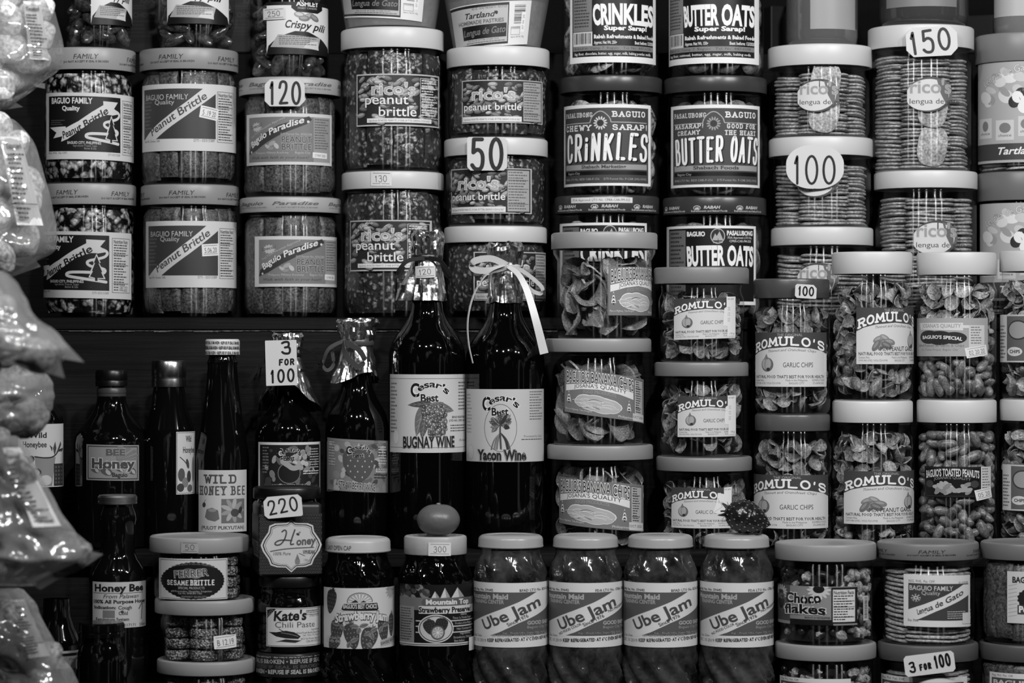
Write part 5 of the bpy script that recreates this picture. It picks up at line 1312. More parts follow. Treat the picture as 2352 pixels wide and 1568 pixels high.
# columns 8, 9, 10: long thin biscuits
def ov(x0, x1, y0, y1): return [lb(d_oval(), (x0, x1), (y0, y1))]
c8 = stack(YU, ZU, [
    pj(1883, 115, 119, 99, 147, name='biscuit_jar', label='jar of stacked thin biscuits, white lid, just above the one priced 100', cat='jar', group=G2, lidg=204, kind='cookie', seed=41, lab=ov(1834, 1950, 180, 258)),
    pj(1885, 115, 119, 312, 354, name='biscuit_jar', label='jar of stacked thin biscuits carrying the round 100 price card', cat='jar', group=G2, lidg=204, kind='cookiefew', seed=42, lab=ov(1834, 1950, 372, 454)),
    pj(1888, 115, 117, 520, 561, name='biscuit_jar', label='jar of stacked thin biscuits behind the dark-lidded garlic chip jar', cat='jar', group=G2, lidg=204, kind='cookiefew', seed=43, lab=ov(1834, 1948, 602, 682))])
c9 = stack(YU, ZU, [
    pj(2115, 117, 121, 54, 105, name='biscuit_jar', label='tall jar of stacked thin biscuits with the 150 price card', cat='jar', group=G2, lidg=204, kind='cookie', seed=44, lab=ov(2085, 2210, 175, 258)),
    pj(2126, 117, 118, 390, 430, name='biscuit_jar', label='jar of stacked thin biscuits directly below the one priced 150', cat='jar', group=G2, lidg=204, kind='cookiefew', seed=45, lab=ov(2100, 2222, 505, 588))])
c10 = stack(YU, ZU, [
    pj(2358, 113, 118, 72, 138, name='biscuit_jar', label='biscuit jar with grey lid and picture label, upper one at the right edge', cat='jar', group=G2, lidg=120, kind='cookiefew', seed=46, lab=[lb(d_collage(), (2246, 2452), (140, 372))]),
    pj(2362, 113, 117, 392, 458, name='biscuit_jar', label='biscuit jar with grey lid and picture label, lower one at the right edge', cat='jar', group=G2, lidg=105, kind='cookiefew', seed=47, lab=[lb(d_collage(), (2250, 2456), (465, 690))])])
# honey and spread jars standing on columns 8 to 10
def spread(cx, r, base, label, g, lab):
    prof = lambda R0, h: [(0, .003), (R0 * .8, .002), (R0 * .9, 0), (R0 * .97, .004), (R0, .012), (R0, h - .03), (R0 * .85, h - .01), (R0 * .7, h - .004), (R0 * .7, h + .003)]
    return jar('spread_jar', label, 'jar', None, cx, YU, r, r * .75, -160, -120, base + .0002, 190, wall=plain('thick_spread_%d' % g, g, .14, coat=.5, bump=(40, .2, .002)), prof=prof, lab=[lab])
spread(1888, 82, c8[0][3], 'glossy spread jar with pale label on the stack priced 100', 88, lb(plain_label(0, 0, 100, 100, 150, None, None), (1862, 1968), (-60, 66)))
spread(2122, 102, c9[0][3], 'dark glossy spread jar standing above the 150 price card', 60, lb(plain_label(0, 0, 100, 100, 120, None, None), (2044, 2200), (-60, 14)))
spread(2345, 62, c10[0][3], 'small spread jar with pale label in the top right corner', 110, lb(plain_label(0, 0, 100, 100, 170, None, None), (2288, 2400), (-50, 36)))
# dark packets standing behind the glazed nuts and biscuits
def packet(cx, w, y, top, bot, label, rot=0, lab=True, g=30):
    k = kx(y); root = thing('carton', label, 'carton', (wx(cx, y), y, wz(bot, y)), 'dark cartons at the back of the upper step'); root.rotation_euler.z = rot
    h = wz(top, y) - wz(bot, y)
    link('box', bevelled(*box(-w * k / 2, w * k / 2, -.03, .03, 0, h), .002), root, plain('carton_%d' % g, g, .5), False)
    if lab:
        q = link('label', flat(d_packet(), w * k / 122, .0302), root, None, False); q.location.z = h * .52
    return root
board('back_ledge', -.9, .9, .10, .29, ZU, wz(128, .14) - .0005, WOOD)
packet(320, 112, .14, -40, 128, 'dark printed carton in the gap between the first two nut jars', 0)
packet(556, 104, .14, -40, 128, 'dark printed carton in the gap between second and third nut jars', 0)
packet(1790, 90, .14, 20, 128, 'plain dark carton behind the leftmost spread jar at the top', .3, False, 44)
packet(2262, 86, .14, 40, 128, 'plain dark carton in the gap before the small corner spread jar', -.4, False, 40)

# ------------------------------------------------------------------ lower step: banana, garlic and peanut jars
bprof = lambda R0, h: [(0, .001), (R0 * .9, .001), (R0 * .97, 0), (R0, .004), (R0, h - .022), (R0 * 1.0, h - .012), (R0 * 1.08, h - .005), (R0 * 1.09, h - .001), (R0 * 1.0, h + .003)]
stack(YM, ZM, [
    pj(1388, 108, 122, 531, 569, name='banana_chip_jar', label='jar of banana chips with label turned to the right, topmost of its stack', cat='jar', group=G3, lidg=150, kind='banana', seed=51, prof=bprof, lab=[lb(d_banana(), (1395, 1560), (612, 724), s=(3, 108))]),
    pj(1374, 107, 122, 777, 808, name='banana_chip_jar', label='jar of banana chips with tilted front label, middle of its stack', cat='jar', group=G3, lidg=145, kind='banana', seed=52, prof=jar_prof, lab=[lb(d_banana(), (1298, 1481), (858, 960), tilt=-.13)]),
    pj(1378, 107, 122, 1024, 1057, name='banana_chip_jar', label='jar of banana chips behind the second white-capped jam jar, bottom of its stack', cat='jar', group=G3, lidg=140, kind='banana', seed=53, prof=jar_prof, lab=[lb(d_banana(), (1286, 1480), (1106, 1214), tilt=-.09)])])
stack(YM, ZM, [
    pj(1611, 98, 109, 612, 650, name='garlic_chip_jar', label='small jar of garlic chips with pale lid, topmost of three', cat='jar', group=G3, lidg=125, kind='garlic', seed=54, lab=[lb(d_romulo(False, 1), (1550, 1691), (684, 778), tilt=.03)]),
    pj(1611, 98, 108, 832, 864, name='garlic_chip_jar', label='small jar of garlic chips with pale lid, middle of three', cat='jar', group=G3, lidg=125, kind='garlic', seed=55, lab=[lb(d_romulo(False, 1), (1558, 1692), (910, 1003), tilt=.01)]),
    pj(1617, 99, 110, 1051, 1083, name='garlic_chip_jar', label='small jar of garlic chips with torn sticker, behind the strawberry', cat='jar', group=G3, lidg=125, kind='garlic', seed=56, lab=[lb(d_romulo(False, 3), (1545, 1683), (1120, 1213), tilt=.0)])])
stack(YM, ZM, [
    pj(1818, 89, 87, 639, 684, name='garlic_chip_jar', label='tall jar of garlic chips with dark lid and small 100 tag', cat='jar', group=G3, lidm=plain('lid_70', 70, .32), kind='garlic', seed=57, lab=[lb(d_romulo(False, 2), (1741, 1902), (763, 888))]),
    pj(1820, 89, 86, 952, 990, name='garlic_chip_jar', label='tall jar of garlic chips with dark grey lid, standing right behind the strawberry', cat='jar', group=G3, lidm=plain('lid_85', 85, .32), kind='garlic', seed=58, lab=[lb(d_romulo(False, 0), (1733, 1906), (1091, 1214))])])
stack(YM, ZM, [
    pj(2003, 94, 92, 577, 628, name='mixed_nut_jar', label='white-lidded jar of peanuts with garlic chips, upper, beside the dark-lidded jar', cat='jar', group=G3, lidg=200, kind='mixnut', seed=59, lab=[lb(d_romulo(True, 0), (1958, 2130), (706, 836), s=(-29, 82))]),
    pj(2004, 94, 92, 921, 971, name='mixed_nut_jar', label='white-lidded jar of peanuts with garlic chips, lower, left of the toasted peanuts', cat='jar', group=G3, lidg=205, kind='mixnut', seed=60, lab=[lb(d_romulo(True, 0), (1933, 2110), (1082, 1204), s=(-50, 78))])])
stack(YM, ZM, [
    pj(2197, 92, 91, 578, 630, name='peanut_jar', label='white-lidded jar of fried peanuts with light grey label and dark peanut-shaped emblem', cat='jar', group=G3, lidg=200, kind='peanutmix', seed=61, lab=[lb(d_special(), (2114, 2272), (730, 818))]),
    pj(2197, 92, 91, 919, 971, name='peanut_jar', label='white-lidded jar of toasted peanuts with small black label', cat='jar', group=G3, lidg=200, kind='peanut', seed=62, lab=[lb(d_toasted(), (2131, 2282), (1072, 1142))])])
stack(YM, ZM, [
    pj(2388, 92, 91, 574, 622, name='snack_jar', label='white-lidded snack jar cut by the right edge, upper one', cat='jar', group=G3, lidg=200, kind='mixnut', seed=63, lab=[lb(d_edge(), (2306, 2460), (722, 832))]),
    pj(2388, 92, 91, 918, 967, name='snack_jar', label='white-lidded snack jar cut by the right edge, lower one', cat='jar', group=G3, lidg=195, kind='mixnut', seed=64, lab=[lb(d_edge(), (2315, 2465), (1068, 1174))])])

# ------------------------------------------------------------------ bottles on the lower step
BLACK = lambda: plain('dark_filled_glass', 5, .045, spec=.6)
AMBER = lambda: plain('dark_honey_glass', 9, .05, spec=.6)
FOIL = lambda: MATS.get('foil') or foilmat()
def foilmat():
    m = plain('foil', 235, .24, 1, bump=(42, .7, .005)); return m
def bottle(name, label, cat, cx, y, base, prof, mat, lab=(), group=None, flute=0):
    """prof: (radius px, height px) from top to bottom"""
    k = kx(y); Rm = max(p[0] for p in prof) * k
    root = thing(name, label, cat, (wx(cx, y), y, base + .0002), group)
    P = [(r * k, wz(py, y - Rm) - base) for r, py in prof][::-1]
    P = [p for p in P if p[1] > .004]; rb = P[0][0]
    P = [(0, .002), (rb * .8, .001), (rb * .93, 0), (rb * .99, .002)] + P + [(0, P[-1][1])]
    link('bottle_body', mesh('bottle', *lathe(P, 72, (lambda r, z, a: r * (1 + flute * (cos(a * 14) - 1) * (1 if .7 * Rm > r > .3 * Rm else 0))) if flute else None)), root, mat, True, 40)
    for q in lab: add_label(root, q, Rm, k, cx, y, base)
    return root, k, Rm
def cap(root, r, z0, z1, mat, name='cap', ridges=0):
    rr = lambda r_, z, a: r_ * (1 + (ridges * (1 if int(a * 40 / pi) % 2 else 0)))
    c2 = link(name, mesh('cap', *lathe([(r * .9, 0), (r, .0006), (r, (z1 - z0) * .3), (r * .97, (z1 - z0) * .36), (r, (z1 - z0) * .42), (r, z1 - z0 - .002), (r * .93, z1 - z0), (0, z1 - z0)], 80, rr if ridges else None)), root, mat); c2.location.z = z0; return c2
def foil(root, cx, y, ref, tops, seed, lobe=None, cut=None):
    """crumpled foil hood: tops = list of (radius px, py); lobe = (angle deg, px) flares the skirt on one side"""
    k = kx(y); rn = random.Random(seed); vs, fs = [], []; n = 96
    z = lambda py: wz(py, y - ref) - root.location.z
    rows = []
    for a, b in zip(tops, tops[1:]):
        for t in range(5): rows.append((a[0] + (b[0] - a[0]) * t / 5, a[1] + (b[1] - a[1]) * t / 5))
    rows.append(tops[-1]); tie = tops[1][1] if len(tops) == 3 else tops[-2][1]
    ph = [rn.uniform(0, 6.28) for _ in range(8)]
    for j, (r, py) in enumerate(rows):
        d = (py - tie) / (tops[-1][1] - tie) if py > tie else (tie - py) / (tie - tops[0][1])
        for i in range(n):
            a = 2 * pi * i / n
            crease = abs(sin(a * 4.5 + ph[0] + .5 * sin(a * 2 + ph[4]))) * .55 + abs(sin(a * 8 + ph[1])) * .3 - .45
            cr2 = noise.noise(Vector((cos(a) * 3 + seed, sin(a) * 3, py * .06))) + .5 * noise.noise(Vector((cos(a) * 7, sin(a) * 7 + seed, py * .14)))
            q = r * (1 + (.10 * crease * d + .05) * (1 if py > tie else .9) + .15 * cr2 * min(1, d * 2 + .3))
            dz = 0
            if py > tie:
                if lobe:
                    da = (a - R(lobe[0]) + pi) % (2 * pi) - pi; q += lobe[1] * math.exp(-(da / .42) ** 2) * d
                dz = (cut[1] * max(0, cos(a - R(cut[0]))) ** 2 if cut else 0) * d + 5 * noise.noise(Vector((a * 1.5, seed, 0))) * d
            else: dz = 7 * d * noise.noise(Vector((cos(a) * 2.2 + seed, sin(a) * 2.2, 4)))
            vs.append((q * k * sin(a), -q * k * cos(a), z(py - dz)))
    m = len(rows)
    for j in range(m - 1):
        for i in range(n): fs.append((j * n + i, j * n + (i + 1) % n, (j + 1) * n + (i + 1) % n, (j + 1) * n + i))
    c0 = len(vs); vs.append((0, 0, z(tops[0][1] + 6)))
    for i in range(n): fs.append((i, c0, (i + 1) % n))
    return link('foil_hood', mesh('foil', vs, fs), root, FOIL(), True, 16)
def bow(root, y, ref, mat, strips, tie=None, name='ribbon_bow'):
    """satin ribbon: strips of (points (px, py, dy m), width px, facing); tie = (cx, py, radius px, width px)"""
    k = kx(y); L = root.location; parts = []
    for pts, w, fc in strips:
        P = [(wx(px, y + dy) - L.x, dy, wz(py, y + dy) - L.z) for px, py, dy in pts]
        parts.append(ribbon(P, (lambda u, w=w: w(u) * k) if callable(w) else w * k, fc))
    if tie:
        cx, py, r, w = tie; z = wz(py, y - ref) - L.z
        parts.append(lathe([(r * k, z - w * k / 2), (r * k + .0008, z - w * k * .3), (r * k + .0008, z + w * k * .3), (r * k, z + w * k / 2)], 40))
    return link(name, mesh('ribbon', *joinparts(*parts)), root, mat, True, 40)
UP = lambda u: (0, 0, 1)
FWD = lambda u: (.3, -.2, 1)
SATIN_D = lambda: plain('dark_satin', 24, .35, spec=.6); SATIN_W = lambda: plain('pale_satin', 200, .32, spec=.6)
# tall wine bottles
def wine(cx, Rp, ys, ysh, lab, label):
    return bottle('wine_bottle', label, 'bottle', cx, YM, ZM, [(26, ys - 130), (31, ys - 120), (32, ys - 20), (34, ys), (36, ys + 10)] + [(36 + (Rp - 36) * (t - sin(t * 2 * pi) / (2 * pi) * .8), ys + 10 + (ysh - ys - 10) * t) for t in (.12, .25, .38, .5, .62, .75, .88)] + [(Rp, ysh), (Rp, ysh + 20), (Rp, 1150), (Rp, 1215), (Rp * .98, 1232)], BLACK(), [lab], 'foil-topped wine bottles')
rb, k, Rm = wine(981, 88, 690, 815, lb(d_bugnay(), (894, 1067), (860, 1040)), 'tall wine bottle with foil hood and dark ribbon, grape cluster on its white label')
foil(rb, 981, YM, Rm * .4, [(33, 530), (38, 545), (34, 590), (33, 600), (41, 690)], 3, (-78, 34))
bow(rb, YM, Rm * .4, SATIN_D(), [([(975, 592, -.017), (935, 600, -.022), (912, 628, -.02), (918, 634, -.016), (928, 612, -.012)], 9, UP), ([(985, 592, -.017), (1012, 600, -.02), (1032, 628, -.018), (1036, 634, -.015), (1026, 632, -.012), (1014, 606, -.01)], 9, FWD)], (981, 590, 35, 13))
add_label(rb, dict(d=stick('120', 46, 28, -.06), x=(954, 1000), y=(610, 638), name='price_sticker', lift=.0004), 41 * k, k, 981, YM, rb.location.z)
ry, k, Rm = wine(1160, 91, 690, 830, lb(d_yacon(), (1071, 1249), (894, 1061)), 'tall wine bottle with pale ribbon bow, plant and roots on its label')
foil(ry, 1160, YM, Rm * .4, [(36, 557), (42, 566), (34, 612), (34, 622), (38, 695)], 8)
bow(ry, YM, Rm * .4, SATIN_W(), [
    ([(1164, 609, -.026), (1130, 594, -.03), (1096, 597, -.031), (1084, 607, -.029), (1092, 619, -.028), (1125, 621, -.030), (1162, 612, -.027)], 15, FWD),
    ([(1166, 611, -.028), (1200, 622, -.03), (1236, 650, -.03), (1246, 664, -.028), (1240, 674, -.026), (1218, 664, -.026), (1190, 632, -.026), (1168, 613, -.026)], 9, FWD),
    ([(1160, 610, -.03), (1120, 628, -.034), (1090, 672, -.036), (1075, 730, -.04), (1076, 785, -.045), (1086, 834, -.048)], lambda u: 9 - 5.5 * u, lambda u: (1, -1.5, .3)),
    ([(1168, 612, -.03), (1192, 632, -.036), (1212, 672, -.042), (1232, 740, -.05), (1250, 812, -.05)], lambda u: 11 + 9 * u, lambda u: (1, .2, .2))], (1160, 612, 35, 11))
# two shorter wine bottles
def wine2(cx, Rp, yn, ysh, lab, label):
    return bottle('wine_bottle', label, 'bottle', cx, YM, ZM, [(24, yn - 120), (29, yn - 110), (30, yn - 10), (33, yn + 10)] + [(33 + (Rp - 33) * (t - sin(t * 2 * pi) / (2 * pi) * .7), yn + 10 + (ysh - yn - 10) * t) for t in (.12, .25, .38, .5, .62, .75, .88)] + [(Rp, ysh), (Rp, ysh + 20), (Rp, 1200), (Rp * .98, 1240)], BLACK(), [lab], 'foil-topped wine bottles')
rm, k, Rm = wine2(661, 75, 898, 1000, lb(d_mangosteen(), (591, 732), (1016, 1132)), 'shorter wine bottle behind the hanging 3 for 100 card')
foil(rm, 661, YM, Rm * .4, [(32, 766), (34, 774), (29, 812), (29, 822), (66, 945)], 15, (70, 12), (-5, 70))
bow(rm, YM, Rm * .4, SATIN_D(), [([(640, 806, -.02), (600, 836, -.02), (570, 880, -.018), (556, 890, -.014)], 8, UP), ([(600, 840, -.02), (596, 866, -.016), (586, 872, -.014), (588, 846, -.014)], 7, UP), ([(684, 798, -.02), (716, 812, -.022), (732, 832, -.02), (718, 850, -.018), (690, 850, -.018)], 7, FWD)], (661, 815, 30, 12))
rs, k, Rm = wine2(820, 73, 860, 985, lb(d_strawwine(), (750, 888), (1010, 1130), tilt=-.05), 'shorter wine bottle with a large strawberry on its label')
foil(rs, 812, YM, Rm * .4, [(44, 732), (45, 742), (36, 788), (34, 796), (46, 880)], 27, (-60, 16), (35, 26))
bow(rs, YM, Rm * .4, plain('grey_satin', 70, .35, spec=.6), [([(790, 782, -.022), (756, 800, -.024), (742, 836, -.02), (752, 850, -.016), (766, 836, -.014), (764, 800, -.014), (784, 786, -.016)], 8, UP), ([(788, 784, -.022), (792, 810, -.028), (815, 838, -.03), (830, 838, -.03), (836, 822, -.03), (820, 800, -.028), (792, 786, -.024)], 13, FWD)], (820, 786, 38, 15))
# honey bottles at the left
hb, k, Rm = bottle('honey_bottle', 'dark honey bottle half hidden by snack bags at far left, pale label with a jug', 'bottle', 86, YM, ZM, [(22, 850), (24, 880), (26, 905), (40, 930), (58, 958), (60, 975), (60, 1200), (58, 1235)], AMBER(), [lb(d_honeybee(), (40, 141), (974, 1119))], 'honey bottles on the lower step')
cap(hb, 25 * k, wz(872, YM) - ZM, wz(840, YM) - ZM, plain('black_cap', 10, .35))
be, k, Rm = bottle('honey_bottle', 'squat dark honey bottle with a small wide grey label and black cap', 'bottle', 256, YM, ZM, [(30, 860), (30, 892), (33, 912), (34, 925), (45, 952), (70, 985), (84, 1004), (86, 1020), (86, 1180), (84, 1236)], AMBER(), [lb(d_beehoney(), (197, 314), (1022, 1104), tilt=-.02)], 'honey bottles on the lower step')
cap(be, 36 * k, wz(888, YM - .02) - ZM, wz(850, YM - .02) - ZM, plain('black_cap', 10, .35), ridges=.015)
cap(be, 33.5 * k, wz(912, YM - .02) - ZM, wz(891, YM - .02) - ZM, plain('neck_sleeve', 62, .4), 'neck_sleeve')
w2, k, Rm = bottle('honey_bottle', 'slim dark honey bottle with label turned to its right side and metal screw cap', 'bottle', 388, YM, ZM, [(33, 835), (35, 890), (38, 905), (42, 940), (56, 985), (60, 1005), (60, 1190), (58, 1236)], AMBER(), [lb(d_wild2(), (404, 446), (992, 1136))], 'honey bottles on the lower step')
cap(w2, 39 * k, wz(890, YM - .02) - ZM, wz(828, YM - .02) - ZM, plain('dull_metal', 150, .26, 1, bump=(60, .3, .001)), 'screw_cap', .012)
pk, k, Rm = bottle('honey_bottle', 'tall tapering honey bottle with white printed seal on its cap', 'bottle', 511, YM, ZM, [(30, 800), (32, 825), (36, 832), (34, 840), (37, 880), (46, 960), (56, 1020), (61, 1050), (61, 1190), (60, 1236)], AMBER(), [lb(d_pulot(), (454, 562), (1080, 1222))], 'honey bottles on the lower step', .025)
cp = cap(pk, 39.5 * k, wz(816, YM - .02) - ZM, wz(779, YM - .02) - ZM, plain('white_seal', 205, .45, bump=(50, .4, .001)))
link('seal_print', wrap(d_ifseal(), 39.5 * k, k, 0, 0, 0, wz(779, YM - .02) - ZM, wz(816, YM - .02) - ZM, s0=-80, s1=80), pk, None, False)

# ------------------------------------------------------------------ front row
sprof = lambda R0, h: [(0, .001), (R0 * .9, .001), (R0 * .97, 0), (R0, .004), (R0, h - .006), (R0 * .96, h - .001), (R0 * .96, h + .003)]
stack(YF, ZF, [
    pj(458, 106, 114, 1236, 1272, name='sesame_jar', label='jar of sesame brittle rounds with scalloped oval label and a 50 sticker', cat='jar', group='sesame brittle jars', lidg=142, kind='sesame', seed=71, prof=sprof, lab=[lb(d_sesame(), (361, 519), (1283, 1377))], lidlab=[lb(stick('50', 40, 26, .02, True, 150), (416, 456), (1243, 1270), name='price_sticker', lift=.0006)]),
    pj(470, 106, 114, 1381, 1414, name='sesame_jar', label='jar of sesame brittle rounds with a 12.19 date sticker and no label', cat='jar', group='sesame brittle jars', lidg=140, kind='sesame', seed=72, prof=sprof, lab=[lb(stick('B 12.19', 48, 32, -.1, False, 215), (490, 539), (1459, 1491), name='date_sticker')]),
    pj(474, 106, 113, 1522, 1553, name='sesame_jar', label='jar of sesame brittle rounds at the bottom edge, only its lid and rim showing', cat='jar', group='sesame brittle jars', lidg=140, kind='sesame', seed=73, prof=sprof)])
# chili jars and the hexagon-patterned honey carton above them
CH = lambda: plain('dark_paste_glass', 6, .07, spec=.6)
cc = stack(YF, ZF, [
    pj(664, 73, 70, 1324, 1350, name='chili_jar', label='dark jar of chili paste with white label below the square honey jar', cat='jar', lidm=plain('black_cap', 10, .3), wall=CH(), neck=.9, lab=[lb(d_kate(), (611, 732), (1396, 1485))], group=None),
    pj(662, 70, 73, 1502, 1556, name='chili_jar', label='dark jar at the bottom edge with a printed seal round its lid', cat='jar', lidm=plain('dark_seal', 34, .3), wall=CH(), neck=.9, band=(d_refuse(), -82, 80), group=None)])
zc = cc[0][3]
y0 = YF; k = kx(y0 - .03); hz = wz(1155, y0 - .035) - zc
hx = thing('honey_jar', 'square honey jar in hexagon-patterned paper with a shield emblem and 220 tag', 'jar', (wx(659, y0), y0, zc + .0002)); hx.rotation_euler.z = R(11)
W2 = 146 * k / 2
link('jar_body', bevelled(*box(-W2, W2, -W2, W2, 0, hz), .005, 3), hx, plain('dark_paper', 16, .4), True, 40)
q = link('label', flat(d_hexhoney(), 146 * k / 144, W2 + .0002), hx, None, False); q.location = (0, 0, hz * .44)
d = Draw(0, 0, 146, 136); d.rect(0, 0, 146, 136, 24); d.rect(0, 62, 146, 100, 110); d.micro(60, 68, 140, 96, 5, 40); d.ell(110, 26, 16, 24, 14)
q = link('side_label', flat(d, 140 * k / 146, W2 + .0002), hx, None, False); q.rotation_euler.z = R(-90); q.location.z = hz * .44
nk = link('jar_neck', mesh('neck', *lathe([(W2 * .95, 0), (W2 * .9, .004), (W2 * .88, .010), (W2 * .88, .013)], 48)), hx, CH()); nk.location.z = hz - .001
ld = link('lid', lid_mesh(78 * k, wz(1121, y0 - .035) - wz(1148, y0 - .035)), hx, plain('black_cap', 10, .3)); ld.location.z = wz(1148, y0 - .035) - zc
# jam jars
def jamprof(R0, h): return [(0, .003), (R0 * .8, .002), (R0 * .9, 0), (R0 * .97, .004), (R0, .012), (R0, h - .036), (R0 * .985, h - .026), (R0 * .93, h - .016), (R0 * .86, h - .009), (R0 * .83, h - .006), (R0 * .83, h + .004)]
def swirl(R0, h):
    def f(r, z, a):
        s = max(0, min(1, (h - .010 - z) / .006)); lo = max(min(1, max(0, (z - (h - .0325)) / .006)), min(1, max(0, ((h - .108) - z) / .008)))
        return r * (1 + ((.05 if z > h * .5 else .075) * s * lo) * cos(10 * (a + z * 22)))
    return f
UBE = lambda: speck('purple_jam_glass', 18, 78, 34, (.35, .75), .12, False, 0, .25, .5, .4, dist=.003)
def jam(cx, r, rl, lt, lb_, label, lab, wall, lidm, sw, name='jam_jar', group=G4, dome=True, **kw):
    y = YF; k = kx(y); R0, Rl = r * k, rl * k
    zt, zb = wz(lt, y - Rl), wz(lb_, y - Rl)
    root = thing(name, label, 'jar', (wx(cx, y), y, ZF + .0002), group); h = zb - ZF
    P = [jamprof(R0, h)[0]]
    for a, b in zip(jamprof(R0, h), jamprof(R0, h)[1:]):
        n = max(1, int((b[1] - a[1]) / .005)); P += [(a[0] + (b[0] - a[0]) * (i + 1) / n, a[1] + (b[1] - a[1]) * (i + 1) / n) for i in range(n)]
    link('jar_body', mesh('jar', *lathe(P, 120, swirl(R0, h) if sw else None)), root, wall, True, 60)
    L = link('lid', lid_mesh(Rl, zt - zb, False, dome), root, lidm); L.location.z = h
    for q in lab: add_label(root, q, R0 * 1.002, k, cx, y, ZF)
    return root, k, zt, R0
CAPW = lambda: plain('white_cap', 152, .3, bump=(20, .05, .0004))
jam(822, 83, 75, 1238, 1272, 'jar of strawberry jam with light cap and strawberries printed along its label', [lb(d_strawjam(), (742, 903), (1351, 1490), lift=.0006)], BLACK(), plain('lid_165', 165, .35), True, kw=None) if False else jam(822, 83, 75, 1238, 1272, 'jar of strawberry jam with light cap and strawberries printed along its label', [lb(d_strawjam(), (742, 903), (1351, 1490), lift=.0006)], BLACK(), plain('lid_165', 165, .35), True)
q = bpy.data.objects
mt = jam(1000, 84, 72, 1234, 1276, 'jar of preserved strawberries with black label, white sealed cap and 300 sticker', [lb(d_mttop(), (917, 1084), (1343, 1484), lift=.0006)], BLACK(), plain('wrapped_cap', 165, .4, bump=(60, .5, .0012)), True, dome=False)
zmt = mt[2]
add_label(mt[0], dict(d=stick('300', 50, 32, .03, True, 205), x=(984, 1035), y=(1246, 1277), name='price_sticker', lift=.0008), 72 * kx(YF), kx(YF), 1000, YF, ZF)
add_label(mt[0], dict(d=Draw(0, 0, 16, 34, None, None, 190), x=(1071, 1082), y=(1467, 1498), name='price_sticker', lift=.003), mt[3], kx(YF), 1000, YF, ZF)
add_label([o for o in bpy.data.objects if o.get('label', '').startswith('jar of strawberry jam')][0], dict(d=(lambda: (lambda D: (D.text('EASY OPEN CAP', (2, 52, 12), 10, 75), D)[1])(Draw(0, 0, 140, 14)))(), x=(750, 895), y=(1252, 1266), name='cap_print', lift=.0003), 75 * kx(YF), kx(YF), 822, YF, ZF)
ub = []
for i, (cx, nm, fda) in enumerate(((1173, 'first from left, beside the jar carrying a tangerine', False), (1345, 'second from left, before the banana chips', True), (1517, 'third from left, before the small garlic chip jars', False), (1692, 'last on the right, carrying a strawberry', True))):
    ub.append(jam(cx, 83.5, 74.5, 1232, 1262, 'white-capped jar of purple jam, ' + nm, [lb(d_ube(fda), (cx - 83, cx + 83), (1339, 1487), lift=.0006, s=(-88, 92))], UBE(), CAPW(), True))
def barcode():
    d = Draw(0, 0, 14, 58, None, None, 185); y = 4; rn = random.Random(2)
    while y < 54: w = rn.choice((.8, 1.4, 2)); d.rect(3, y, 11, y + w, 50); y += w + rn.choice((1, 1.6))
    return d
# flakes, biscuits and the cut jar at the right
stack(YF, ZF, [
    pj(1896, 110, 116, 1252, 1290, name='flake_jar', label='jar of chocolate flakes with light lid, upper of two', cat='jar', group='tall jars at front right', lidg=140, kind='choco', seed=81, prof=sprof, lab=[lb(d_choco(), (1795, 1971), (1347, 1436)), lb(barcode(), (1986, 1999), (1371, 1428), name='barcode_sticker')]),
    pj(1896, 109, 116, 1484, 1519, name='flake_jar', label='jar with light lid under the chocolate flakes, cut by the bottom edge', cat='jar', group='tall jars at front right', lidg=140, kind='choco', seed=82, prof=sprof, lab=[lb(d_lowtop('Choco flakes'), (1800, 1955), (1559, 1640))])])
cl = stack(YF, ZF, [
    pj(2131, 108, 116, 1250, 1288, name='biscuit_jar', label='jar of thin biscuits with family seal and diagonal banner label, front right', cat='jar', group='tall jars at front right', lidg=112, kind='cookiefew', seed=83, lab=[lb(d_lengua(), (2079, 2234), (1321, 1440), tilt=-.02)], band=seal(d_family_seal(), 12)),
    pj(2131, 108, 115, 1484, 1522, name='biscuit_jar', label='grey-lidded jar with the slanted 3 for 100 tag at the bottom edge', cat='jar', group='tall jars at front right', lidg=80, kind='cookiefew', seed=84, lab=[lb(d_lowtop('Quality'), (2034, 2226), (1556, 1650))])])
stack(YF, ZF, [
    pj(2368, 110, 115, 1250, 1288, name='brittle_jar', label='peanut brittle jar with sunflower label at the right edge, front row', cat='jar', group='tall jars at front right', lidg=105, kind='brittle', seed=85, lab=[lb(d_last(), (2318, 2465), (1313, 1432))]),
    pj(2364, 110, 115, 1484, 1522, name='brittle_jar', label='grey-lidded jar in the bottom right corner', cat='jar', group='tall jars at front right', lidg=75, kind='brittle', seed=86, lab=[lb(d_lowtop('BAGUIO'), (2284, 2440), (1548, 1640))])])
